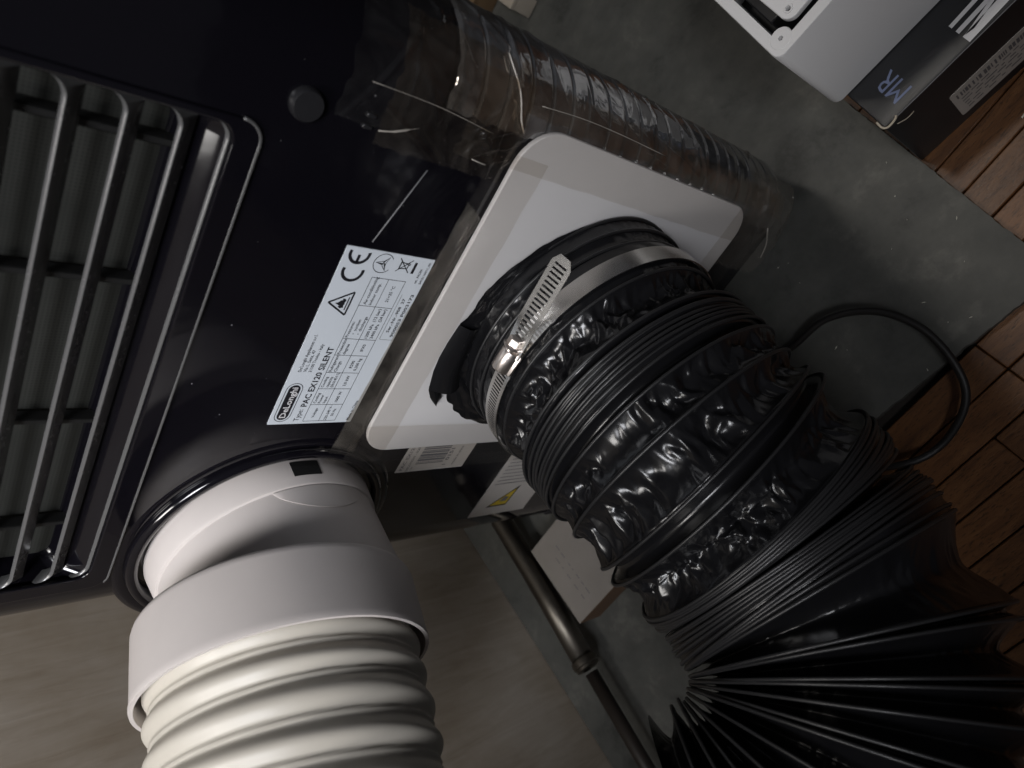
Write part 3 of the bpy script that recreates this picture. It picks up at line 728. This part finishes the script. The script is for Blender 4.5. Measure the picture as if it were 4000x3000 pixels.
# crumpled film: flat facets between random heights on a sheared lattice
def hsh(i, j, k):
    n_ = (i*374761393+j*668265263+k*2147483647) & 0xffffffff; n_ = ((n_ ^ (n_ >> 13))*1274126177) & 0xffffffff
    return ((n_ ^ (n_ >> 16)) & 0xffff)/65535.0-0.5
def facet(a, b, k):
    i, j = math.floor(a), math.floor(b); u_, v_ = a-i, b-j
    h00, h10, h01, h11 = hsh(i, j, k), hsh(i+1, j, k), hsh(i, j+1, k), hsh(i+1, j+1, k)
    if hsh(i, j, k+7) > 0:
        return h00+u_*(h10-h00)+v_*(h11-h10) if u_ > v_ else h00+v_*(h01-h00)+u_*(h11-h01)
    if u_+v_ < 1: return h00+u_*(h10-h00)+v_*(h01-h00)
    return h11+(1-u_)*(h01-h11)+(1-v_)*(h10-h11)
# film
ds = []
bounds = [0.0028]+wires+[deg(114)]
for a, b in zip(bounds, bounds[1:]):
    g = b-a; n = max(3, min(40, int(g/0.00065)))
    ds += [(a+g*i/n, g, i/n) for i in range(n)]
ds.append((bounds[-1], 0.005, 0.0))
NP = 560
vs, fs = [], []
for d, g, t in ds:
    c, u_, v = fr(d); rw = wire_r(d)-0.0002
    env = math.sin(PI*t)**0.75 if 0 < t < 1 else 0.0
    k = min(1.0, max(0.0, (g-0.0035)/0.011)); sag = min(0.36*g, 0.0060)*env
    for (ga, gb) in ((0.0705, 0.0750), (0.0876, 0.0930), (0.1200, 0.1272)):
        if ga-1e-6 <= d < gb-1e-6: sag = 0.0075*env; k = 0.0
    if d > 0.128: sag = min(0.30*g, 0.0065)*env
    if d > 0.1670 and g > 0.0030: sag = min(1.6*g, 0.0125)*(1-abs(2*t-1)**1.5); k = 0.2
    if 0.024 < d < 0.0475: k *= 0.25+0.5*max(0, (d-0.043)/0.005); sag = 0.0006*env
    if d < 0.024: k *= 0.35; sag *= 0.4
    for i in range(NP):
        p = 2*PI*i/NP; cp, sp = math.cos(p), math.sin(p)
        r = rw-sag
        if k > 0.001:
            q = Vector((cp*RD, sp*RD, d))
            wx = noise.noise_vector(q*46)*0.0045+noise.noise_vector(q*110)*0.0016
            mk = min(1.0, max(0.15, 0.80+2.2*noise.noise(q*19+Vector((11, 5, 1)))))
            a_ = p*RD+wx.x; b_ = d+wx.y
            f1 = facet(a_/0.0078+b_/0.014, b_/0.0105, 1); f2 = facet(a_/0.0033-b_/0.008, b_/0.0048+3, 2)
            n3 = noise.noise(q*34)
            r += k*env*(mk*(0.0074*f1+0.0046*f2)+0.0015*n3-0.0004)
        vs.append(c+u_*(r*cp)+v*(r*sp))
nd = len(ds)
for j in range(nd-1):
    for i in range(NP): fs.append((j*NP+i, j*NP+(i+1) % NP, (j+1)*NP+(i+1) % NP, (j+1)*NP+i))
link('film', mesh('film', vs, fs, True), DU, 'film')
# ragged end of the film, pressed against the sheet
vs, fs = [], []; NS = 260; NR = 10
for i in range(NS):
    p = 2*PI*i/NS
    up = max(0.0, math.cos(p-math.radians(118)))                 # widest towards the upper left
    ex = 0.0015+0.0115*up**1.5+0.0022*up*noise.noise(Vector((math.cos(p)*9, math.sin(p)*9, 2)))+0.0007*noise.noise(Vector((p*14, 0, 0)))
    for j in range(NR+1):
        t = j/NR; r = RD+0.0002+ex*t
        y = -0.0072+0.0020*t-0.0030*up*abs(noise.noise(Vector((math.cos(p)*6, math.sin(p)*6, t*2.5))))*(1-0.2*t)
        vs.append((DC.x+r*math.cos(p), y, DC.z+r*math.sin(p)))
for i in range(NS):
    for j in range(NR): q = i*(NR+1)+j; q2 = ((i+1) % NS)*(NR+1)+j; fs.append((q, q+1, q2+1, q2))
link('film_end', mesh('film_end', vs, fs, True), DU, 'film')

# torn flap on the upper side
def flapm(name, outline, y0, curl, seed):
    """outline: list of (left, right) (x,z) pairs along the flap"""
    vs, fs = [], []; m_ = 10
    for i, (a, b) in enumerate(outline):
        for j in range(m_+1):
            t = j/m_; x_, z_ = a[0]+(b[0]-a[0])*t, a[1]+(b[1]-a[1])*t
            h = curl*math.sin(PI*t)*(0.6+0.4*i/len(outline))+0.0012*abs(noise.noise(Vector((x_*140, z_*60, seed))))
            vs.append((x_, y0-h, z_))
    for i in range(len(outline)-1):
        for j in range(m_): q = i*(m_+1)+j; fs.append((q, q+1, q+m_+2, q+m_+1))
    return mesh(name, vs, fs, True)
link('film_flap', flapm('film_flap', [((-0.158, -0.238), (-0.158, -0.252)), ((-0.170, -0.237), (-0.170, -0.254)), ((-0.180, -0.237), (-0.181, -0.256)), ((-0.190, -0.2385), (-0.190, -0.258)), ((-0.1985, -0.241), (-0.1965, -0.262)), ((-0.2035, -0.2425), (-0.199, -0.264))], -0.0060, 0.0065, 3), DU, 'film')
SC = thing('torn_film_scrap', 'small torn black film scrap hanging on the white cover left of the duct', 'film scrap', (-0.2085, -0.006, -0.2545))
link('scrap', flapm('scrap', [((-0.2015, -0.2425), (-0.2005, -0.2495)), ((-0.2050, -0.2440), (-0.2050, -0.2525)), ((-0.2100, -0.2475), (-0.2105, -0.2565)), ((-0.2145, -0.2525), (-0.2150, -0.2560)), ((-0.2162, -0.2548), (-0.2163, -0.2552))], -0.0050, 0.0015, 8), SC, 'film')

# ================================================================== HOSE CLAMP
CL = thing('hose_clamp', 'stainless worm-drive hose clamp with slotted tail around the black duct', 'hose clamp', (-0.153, -0.025, -0.3267))
CY0, CY1 = 0.0318, 0.0426; RCL = RD+0.0014
def slotted(name, pt, n_slots, length, width, thick, slot_from, slot_to, pitch, plain=0.0):
    """pt(s, w) -> (point, normal); strip with real slots between slot_from and slot_to"""
    bm = bmesh.new(); cache = {}
    def V(s, w_, k):
        key_ = (round(s, 7), round(w_, 7), k)
        if key_ not in cache:
            p, n_ = pt(s, w_); cache[key_] = bm.verts.new(p+n_*(thick*k))
        return cache[key_]
    ss = [0.0]; holes = set()
    s = 0.0
    step = length/ max(1, int(length/0.0022))
    grid = []
    while s < length-1e-9:
        if slot_from <= s < slot_to-pitch*0.5:
            grid.append((s, s+pitch*0.52, False)); grid.append((s+pitch*0.52, s+pitch, True)); s += pitch
        else:
            e = min(length, s+0.0022)
            if s < slot_from < e: e = slot_from
            grid.append((s, e, False)); s = e
    wv = [0, width*0.05, width*0.20, width*0.80, width*0.95, width]
    lift = {0: 0.5, 1: 1, 2: 1, 3: 1, 4: 1, 5: 0.5}
    for a, b, hole_ in grid:
        for k in range(5):
            if hole_ and k == 2: continue
            q = [V(a, wv[k], 0), V(b, wv[k], 0), V(b, wv[k+1], 0), V(a, wv[k+1], 0)]
            try: bm.faces.new(q)
            except ValueError: pass
    me = bpy.data.meshes.new(name); bmesh.ops.recalc_face_normals(bm, faces=bm.faces)
    r_ = bmesh.ops.solidify(bm, geom=bm.faces[:], thickness=thick)
    bm.to_mesh(me); bm.free()
    for p in me.polygons: p.use_smooth = True
    me.set_sharp_from_angle(angle=math.radians(35)); return me
PH0 = math.radians(88.0)                       # where the screw housing sits (angle in the x-z plane)
def ptb(s, w_):
    p = PH0+s/RCL; c, u_, v = fr(CY0); n_ = Vector((math.cos(p), 0, math.sin(p)))
    return Vector((DC.x, -CY0-w_, DC.z))+n_*(RCL+0.0002), n_
LB = 2*PI*RCL
link('band', slotted('band', ptb, 0, LB, CY1-CY0, 0.0007, 0.004, 0.070, 0.0021), CL, 'steel')
# free tail: leaves the band at the housing and stands off towards +x
T0 = Vector((DC.x+math.cos(PH0)*(RCL+0.0020), 0, DC.z+math.sin(PH0)*(RCL+0.0020)))
tg = Vector((math.sin(PH0), 0, -math.cos(PH0)))       # tangent that runs to +x
nn = Vector((math.cos(PH0), 0, math.sin(PH0)))
TL_ = 0.056
def ptt(s, w_):
    ang = -0.10+1.1*(s/TL_)*0.20
    base = T0+tg*s+nn*(0.0010+s*0.02)+Vector((0, -1, 0))*(-0.05*s)
    ww = (CY1-CY0)
    edge = w_
    if s > TL_-0.004:                                       # clipped corners
        f_ = (s-(TL_-0.004))/0.004; edge = ww/2+(w_-ww/2)*(1-0.45*f_)
    n_ = nn
    al = math.radians(20)*min(1.0, s/0.025)
    base = base+n_*(0.003*min(1.0, s/0.02)-edge*math.sin(al))
    n_ = (n_*math.cos(al)+Vector((0, -1, 0))*math.sin(al)).normalized()
    return Vector((base.x, -CY0-0.0003-edge*math.cos(al)*1.08+base.y, base.z)), n_
link('tail', slotted('tail', ptt, 0, TL_, CY1-CY0, 0.0007, 0.0045, TL_-0.0045, 0.0025), CL, 'steel')
# housing (half barrel over the band) and screw
hc = Vector((DC.x, -(CY0+CY1)/2, DC.z))+nn*(RCL+0.0012)
def barrel(name, c, a, n_, length, prof):
    a = a.normalized(); b_ = a.cross(n_).normalized(); vs, fs = [], []
    secs = [(-0.5, 0.80), (-0.47, 0.95), (-0.42, 1), (0.42, 1), (0.47, 0.95), (0.5, 0.80)]
    for t, k_ in secs:
        for x_, h_ in prof: vs.append(c+a*(length*t)+b_*(x_*k_)+n_*(h_*k_))
    m_ = len(prof)
    for i in range(len(secs)-1):
        for j in range(m_): fs.append((i*m_+j, i*m_+(j+1) % m_, (i+1)*m_+(j+1) % m_, (i+1)*m_+j))
    fs.append(tuple(range(m_))); fs.append(tuple(range((len(secs)-1)*m_, len(secs)*m_)))
    me = mesh(name, vs, fs, True); bm = bmesh.new(); bm.from_mesh(me); bmesh.ops.recalc_face_normals(bm, faces=bm.faces); bm.to_mesh(me); bm.free()
    me.set_sharp_from_angle(angle=math.radians(40)); return me
prof = [(-0.0064, -0.0004), (-0.0064, 0.0010)]+[(-0.0052*math.cos(PI*i/12), 0.0018+0.0056*math.sin(PI*i/12)) for i in range(13)]+[(0.0064, 0.0010), (0.0064, -0.0004)]
link('screw_housing', barrel('screw_housing', hc-tg*0.0040, tg, nn, 0.0130, prof), CL, 'steel_dull')
sc_c = hc+tg*0.0032+nn*0.0040
scr = link('screw', revolve_me('screw', [(-0.003, 0.0001), (-0.003, 0.0030), (0.0005, 0.0030), (0.0007, 0.0046), (0.0016, 0.0050), (0.0022, 0.0046), (0.0024, 0.0030)], sc_c, tg, 24, angle=40), CL, 'steel_dull')
bmx = bmesh.new(); a_, u1, v1 = frame_to(tg)
hx = [[bmx.verts.new(sc_c+a_*d_+u1*(r_*math.cos(PI/3*i+0.4))+v1*(r_*math.sin(PI/3*i+0.4))) for i in range(6)] for d_, r_ in ((0.0018, 0.0040), (0.0058, 0.0040), (0.0064, 0.0034))]
for k in range(2):
    for i in range(6): bmx.faces.new((hx[k][i], hx[k][(i+1) % 6], hx[k+1][(i+1) % 6], hx[k+1][i]))
bmx.faces.new(hx[2])
sub('hex_head', bm_mesh('hex_head', bmx), scr, 'steel_dull')

# ================================================================== WHITE EXHAUST HOSE
EH = thing('exhaust_hose', 'white corrugated exhaust hose with smooth adapter plugged into the air conditioner', 'hose', (-0.3235, -0.004, -0.19))
AX = Vector((0, -1, 0))
ad = link('adapter', revolve_me('adapter', [(-0.012, 0.0625), (0.000, 0.0640), (0.0012, 0.0642), (0.0155, 0.0628), (0.0166, 0.0622), (0.0172, 0.0612), (0.045, 0.0600), (0.066, 0.0596), (0.066, 0.0570), (-0.012, 0.0570)], PC, AX, 144, angle=28), EH, 'white_plastic')
def cyl_patch(name, d0, d1, a0, a1, r0, r1, th, n=16, shape=None):
    """curved plate on the adapter; a in degrees in the x-z plane"""
    vs, fs = [], []; m_ = 10
    for k in (0, 1):
        for i in range(n+1):
            a = math.radians(a0+(a1-a0)*i/n)
            for j in range(m_+1):
                t = j/m_; dd_ = d0+(d1-d0)*t
                if shape: dd_ = d0+(shape(i/n)-d0)*t
                r = r0+(r1-r0)*t+th*k*(0 if (k and (i in (0, n) or j == m_)) and th > 0 and False else 1)
                vs.append(PC+Vector((r*math.cos(a), -dd_, r*math.sin(a))))
    N = (n+1)*(m_+1)
    for i in range(n):
        for j in range(m_):
            q = N+i*(m_+1)+j; fs.append((q, q+1, q+m_+2, q+m_+1))
    for i in range(n):
        for j in (0, m_):
            q = i*(m_+1)+j; fs.append((q, q+m_+1, q+m_+1+N, q+N))
    for j in range(m_):
        for i in (0, n):
            q = i*(m_+1)+j; fs.append((q, q+1, q+1+N, q+N))
    me = mesh(name, vs, fs, True); me.set_sharp_from_angle(angle=math.radians(35)); return me
sub('square_slot', cyl_patch('square_slot', 0.0026, 0.0115, -7.0, 7.5, 0.06415, 0.0634, 0.00025), ad, 'black_matt').matrix_parent_inverse = Matrix.Identity(4)
sub('latch_tab', cyl_patch('latch_tab', 0.0176, 0.034, -34, 20, 0.0612, 0.0606, 0.0007, 24, lambda t: 0.0176+0.0150*math.sin(PI*min(1, max(0, t)))**0.7), ad, 'white_plastic')
HC = Vector((-0.3166, -0.0563, -0.1766)); HA = Vector((-0.126, -1, 0.198)).normalized()
link('collar', revolve_me('collar', [(-0.004, 0.0600), (-0.0016, 0.0680), (0.0, 0.0690), (0.0025, 0.0697), (0.0325, 0.0700), (0.0348, 0.0704), (0.0364, 0.0700), (0.0364, 0.0682), (0.028, 0.0678), (0.004, 0.0678), (0.000, 0.0600)], HC, HA, 144, angle=50), EH, 'white_plastic')
# corrugated hose along a gentle curve
hp = [HC+HA*t for t in (0.010, 0.03, 0.05, 0.075)]
hp += [hp[-1]+HA*0.03+Vector((-0.002, 0, 0.001)), hp[-1]+HA*0.065+Vector((-0.010, 0, 0.004)), hp[-1]+HA*0.12+Vector((-0.035, 0.005, 0.014))]
cl = catmull(hp, 40); vs, fs = [], []; arc = 0.0; NP2 = 120; cnt = 0
L_ = [0.0]
for a, b in zip(cl, cl[1:]): L_.append(L_[-1]+(b-a).length)
total = L_[-1]; nst = int(total/0.00085); PIT = 0.0150
import bisect
for k in range(nst+1):
    s = total*k/nst; i = min(max(bisect.bisect(L_, s)-1, 0), len(cl)-2); t = (s-L_[i])/max(L_[i+1]-L_[i], 1e-9)
    p = cl[i].lerp(cl[i+1], t); j0 = max(i-6, 0); j1 = min(i+7, len(cl)-1); tg_ = (cl[j1]-cl[j0]).normalized()
    v_ = (Vector((0, 0, 1))-tg_*tg_.z).normalized(); u_ = v_.cross(tg_)
    for q in range(NP2):
        a = 2*PI*q/NP2
        ph = ((s-0.004)/PIT+a/(2*PI)) % 1.0                   # a helix, one turn per pitch
        hgt = (0.5-0.5*math.cos(2*PI*min(1, ph/0.78)))**0.62 if ph < 0.78 else 0.0
        rdg = math.exp(-((ph-0.89)/0.045)**2)*0.24
        r = 0.0620+0.0031*hgt+0.0034*rdg
        vs.append(p+u_*(r*math.cos(a))+v_*(r*math.sin(a)))
for k in range(nst):
    for q in range(NP2): fs.append((k*NP2+q, k*NP2+(q+1) % NP2, (k+1)*NP2+(q+1) % NP2, (k+1)*NP2+q))
link('corrugated_tube', mesh('corrugated_tube', vs, fs, True), EH, 'white_hose')

# ================================================================== BOXES AT THE TOP RIGHT
RB9 = Matrix.Translation((0.028, -0.0289, 0)) @ Matrix.Rotation(math.radians(-8.5), 4, 'Z')
ZBX = -0.4459
BB = thing('black_carton', 'black printed carton with dented corner and bar-code sticker on the wooden floor', 'box', (0.09, 0.02, ZW))
bcm = box_me('carton', (0, 0, ZW), (0.16, 0.12, ZBX), 0.0016, 2, RB9)
bc = link('carton', bcm, BB, 'card_black')
pr = Print(); mt_top = RB9 @ Matrix.Translation((0, 0, ZBX+0.0003))
pr.text('MR', 0.0240, 0.0062, 0.0125, 0.0180, 0.0, rot=PI/2)
link('carton_print', pr.me('carton_print', mt_top), BB, 'print_blue')
pr = Print()
for (y0, wd) in ((0.0010, 0.0052), (0.0090, 0.0026), (0.0145, 0.0024)):
    pr.poly([(0.0560, y0), (0.0560, y0+wd), (0.092, y0+wd+0.002), (0.092, y0+0.002)])
pr.poly([(0.0545, 0.0010-0.0012), (0.0562, 0.0010-0.0012), (0.0562, 0.0080), (0.0545, 0.0080)]) if False else None
pr.poly([(0.0575, 0.0060), (0.0620, 0.0050), (0.084, 0.0100), (0.084, 0.0125)])
link('carton_letter', pr.me('carton_letter', mt_top), BB, 'print_white')
# torn corner edges
link('torn_edge', tube_me('torn_edge', catmull([RB9 @ Vector(p) for p in ((-0.0005, 0.006, ZBX+0.0003), (-0.0006, 0.001, ZBX), (0.002, -0.0008, ZBX-0.001), (0.007, -0.0006, ZBX), (0.0085, 0.0005, ZBX+0.0006))], 5), 0.0007, 6), BB, 'card_torn')
link('torn_edge', tube_me('torn_edge', catmull([RB9 @ Vector(p) for p in ((0.006, -0.0012, ZBX-0.006), (0.011, -0.0016, ZBX-0.009), (0.016, -0.001, ZBX-0.010))], 5), 0.0003, 6), BB, 'card_torn')
link('worn_edge', tube_me('worn_edge', [RB9 @ Vector((0.008+0.01*i, -0.0002, ZBX-0.0002+0.0001*math.sin(i*2))) for i in range(15)], 0.00035, 6), BB, 'dust')
# sticker on the side facing the viewer
ms = RB9 @ Matrix(((1, 0, 0, 0), (0, 0, -1, -0.0002), (0, 1, 0, 0), (0, 0, 0, 1)))
stk = link('carton_sticker', plate_me('carton_sticker', [rrect(0.0330, 0.125, -0.5165, -0.4800, 0.002, 4)], ms, 0.0002), BB, 'label_grey')
pr = Print(); x = 0.036; rr = random.Random(9)
while x < 0.118:
    wdt = rr.choice((0.0006, 0.001, 0.0016)); pr.rect(x, -0.4905, x+wdt, -0.4845); x += wdt+rr.choice((0.0006, 0.0009, 0.0016))
for k in range(5):
    x = 0.036+rr.uniform(0, 0.004)
    while x < 0.116:
        l_ = rr.uniform(0.002, 0.007); pr.rect(x, -0.4945-0.0042*k, x+l_, -0.4933-0.0042*k); x += l_+rr.uniform(0.001, 0.004)
sub('sticker_print', pr.me('sticker_print', ms @ Matrix.Translation((0, 0, 0.0004))), stk, 'ink_grey').matrix_parent_inverse = Matrix.Identity(4)

WB = thing('white_enclosure', 'open white plastic enclosure box with loose lid standing on the black carton', 'box', (0.07, 0.04, ZBX))
RW = Matrix.Translation((0.0236, 0.0036, 0)) @ Matrix.Rotation(math.radians(-9.5), 4, 'Z')
ZR = -0.3597; WX, WY = 0.088, 0.085
def tub():
    o_ = rrect(0, WX, 0, WY, 0.0055, 8); b_ = rrect(0.0012, WX-0.0012, 0.0012, WY-0.0012, 0.0055, 8); t_ = rrect(0.0004, WX-0.0004, 0.0004, WY-0.0004, 0.0055, 8)
    i_ = rrect(0.0065, WX-0.0065, 0.0065, WY-0.0065, 0.0010, 8)
    rings_ = [(b_, ZBX+0.0015), (o_, ZR-0.001), (t_, ZR), (i_, ZR), (i_, ZBX+0.004)]
    n = len(o_); vs, fs = [], []
    base = rrect(0.004, WX-0.004, 0.004, WY-0.004, 0.004, 8)
    rings_ = [(base, ZBX+0.0002)]+rings_
    for lp_, z in rings_: vs += [RW @ Vector((x, y, z)) for x, y in lp_]
    for k in range(len(rings_)-1):
        for i in range(n): fs.append((k*n+i, k*n+(i+1) % n, (k+1)*n+(i+1) % n, (k+1)*n+i))
    fs.append(tuple(range(n))[::-1]); fs.append(tuple(range((len(rings_)-1)*n, len(rings_)*n)))
    me = mesh('tub', vs, fs, True); bm = bmesh.new(); bm.from_mesh(me); bmesh.ops.recalc_face_normals(bm, faces=bm.faces); bm.to_mesh(me); bm.free()
    me.set_sharp_from_angle(angle=math.radians(40)); return me
tb = link('tub', tub(), WB, 'white_box')
for (px, py) in ((0.0085, 0.0085), (WX-0.0085, 0.0085), (0.0085, WY-0.0085)):
    bo = link('screw_boss', revolve_me('screw_boss', [(ZBX+0.004, 0.0062), (ZR-0.0002, 0.0060), (ZR+0.0002, 0.0056), (ZR+0.0002, 0.0013), (ZR-0.006, 0.0011), (ZR-0.006, 0.0001)], RW @ Vector((px, py, 0)), (0, 0, 1), 32, angle=40), WB, 'white_box')
link('insert', box_me('insert', (0.0067, 0.0067, ZBX+0.004), (WX-0.0067, WY-0.0067, ZBX+0.050), 0, 1, RW), WB, 'card_black')
LD = thing('enclosure_lid', 'white lid with screw hole lying inside the open white enclosure', 'lid', (0.07, 0.04, ZR-0.01))
lm = RW @ Matrix.Translation((0.0155, 0.0125, ZR-0.004)) @ Matrix.Rotation(math.radians(2), 4, 'Z') @ Matrix.Rotation(math.radians(6), 4, 'X')
link('lid_plate', plate_me('lid_plate', [rrect(0, 0.060, 0, 0.056, 0.0060, 8), circ(0.0052, 0.0058, 0.0013, 16)], lm, 0.0022, 0.0006, 2), LD, 'white_box')
link('hole_rim', revolve_me('hole_rim', [(0.0022, 0.0014), (0.0026, 0.0015), (0.0027, 0.0024), (0.0022, 0.0026)], lm @ Vector((0.0052, 0.0058, 0)), (lm.to_3x3() @ Vector((0, 0, 1))), 20), LD, 'white_box')
CP_ = thing('circuit_part', 'small dark part with pale clip inside the white enclosure', 'electronics', (0.05, 0.02, ZR-0.03))
link('clip_block', box_me('clip_block', (0.026, 0.0082, ZBX+0.0505), (0.040, 0.012, ZR-0.010), 0.0008, 1, RW), CP_, 'dust')
link('dark_block', box_me('dark_block', (0.010, 0.030, ZBX+0.0505), (0.022, 0.060, ZR-0.015), 0.0008, 1, RW), CP_, 'black_frame')

# ================================================================== THINGS ON THE FLOOR
cb = [(-0.135, -0.045, ZF+0.004), (-0.116, -0.053, ZF+0.010), (-0.086, -0.060, ZF+0.016), (-0.062, -0.082, ZF+0.018), (-0.053, -0.112, ZF+0.017), (-0.060, -0.143, ZF+0.012), (-0.075, -0.160, ZF+0.006), (-0.104, -0.167, ZF+0.000), (-0.130, -0.160, ZF+0.004), (-0.17, -0.13, ZF+0.004)]
co = link('power_cord', tube_me('power_cord', catmull(cb, 10), 0.0025, 12), None, 'rubber')
tag(co, 'thin black cord looping over the edge of the grey mat', 'cord')

PP = thing('wall_pipe', 'dull chromed pipe with joint running along the foot of the pale wall', 'pipe', (-0.436, 0.0, ZF+0.03))
link('tube', tube_me('tube', [(-0.430, 0.25, -0.492), (-0.431, 0.044, -0.492), (-0.436, -0.04, -0.492), (-0.442, -0.108, -0.492)], 0.0105, 20), PP, 'chrome_warm')
link('joint', revolve_me('joint', [(0, 0.0105), (0, 0.0120), (0.003, 0.0124), (0.006, 0.0124), (0.007, 0.0112), (0.009, 0.0112), (0.010, 0.0090), (0.0102, 0.006)], (-0.4415, -0.104, -0.492), (-0.04, -1, 0), 24, angle=40), PP, 'chrome_warm')
link('dark_tube', tube_me('dark_tube', [(-0.442, -0.118, -0.492), (-0.448, -0.20, -0.492), (-0.456, -0.32, -0.492)], 0.0062, 14), PP, 'pipe_dark')

PB = thing('printed_carton', 'small brown carton with white printed top lying beside the chromed pipe', 'box', (-0.39, -0.05, ZF))
link('carton', box_me('carton', (-0.420, -0.082, ZF), (-0.350, 0.000, -0.4905), 0.0012, 1), PB, 'card_brown')
M['label_dim'] = mat('yellowed paper', (0.27, 0.245, 0.22), 0.6, var=0.12, vscale=30)
tl = link('top_label', box_me('top_label', (-0.4195, -0.0815, -0.4904), (-0.3505, -0.0005, -0.4899), 0, 1), PB, 'label_dim')
pr = Print(); rr = random.Random(5)
for k in range(2, 4):
    y = -0.070
    while y < -0.020:
        l_ = rr.uniform(0.002, 0.007); pr.rect(-0.416+0.0085*k, y, -0.4152+0.0085*k, y+l_); y += l_+rr.uniform(0.002, 0.006)
sub('top_print', pr.me('top_print', Matrix.Translation((0, 0, -0.4896))), tl, 'ink_grey')
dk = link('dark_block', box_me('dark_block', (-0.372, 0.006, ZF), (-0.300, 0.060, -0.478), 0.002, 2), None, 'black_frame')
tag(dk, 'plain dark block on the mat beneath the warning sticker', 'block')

# far end of the mat
for nm, lab_, x, y, sx, sy, h, mm in (('teal_box', 'dark teal box at the top edge behind the air conditioner', -0.072, 0.515, 0.034, 0.04, 0.030, 'teal'),
                                 ('brown_box', 'brown box between the teal and the beige one behind the air conditioner', -0.052, 0.462, 0.026, 0.035, 0.028, 'brown'),
                                 ('beige_box', 'small beige box standing on the mat behind the air conditioner', -0.037, 0.398, 0.018, 0.024, 0.028, 'beige')):
    o = thing(nm, lab_, 'box', (x, y, ZF))
    link('body', box_me('body', (x-sx/2, y-sy/2, ZF), (x+sx/2, y+sy/2, ZF+h*0.8), 0.0012, 2), o, mm)
    link('lid', box_me('lid', (x-sx/2-0.0006, y-sy/2-0.0006, ZF+h*0.8), (x+sx/2+0.0006, y+sy/2+0.0006, ZF+h), 0.0012, 2), o, mm)
# crumbs and lint on the mat, one pale crumb in a floor joint
vs, fs = [], []; rr = random.Random(21)
spots = [(rr.uniform(-0.10, 0.016), rr.uniform(-0.135, 0.03)) for _ in range(16)]
for k, (x, y) in enumerate(spots):
    s = rr.choice((0.0003, 0.0004, 0.0006)); l_ = s*rr.uniform(1, 3); a = rr.uniform(0, PI); b = len(vs)
    for (dx, dy, dz) in ((l_, 0, 0), (0, s*0.5, 0), (-l_, 0, 0), (0, -s*0.5, 0), (0, 0, s*0.7)):
        vs.append((x+dx*math.cos(a)-dy*math.sin(a), y+dx*math.sin(a)+dy*math.cos(a), ZF+0.0001+dz))
    for i in range(4): fs.append((b+i, b+(i+1) % 4, b+4))
lt = link('lint', mesh('lint', vs, fs), None, 'crumb'); tag(lt, 'pale lint and crumbs scattered over the grey mat', 'lint', kind='stuff')
cr_ = link('crumb', mesh('crumb', [(0.0755, -0.060, ZW), (0.0785, -0.0598, ZW+0.0002), (0.0782, -0.0585, ZW), (0.0757, -0.0587, ZW), (0.077, -0.0593, ZW+0.0012)], [(0, 1, 4), (1, 2, 4), (2, 3, 4), (3, 0, 4)]), None, 'crumb')
tag(cr_, 'single white crumb in a joint of the wooden floor', 'crumb')
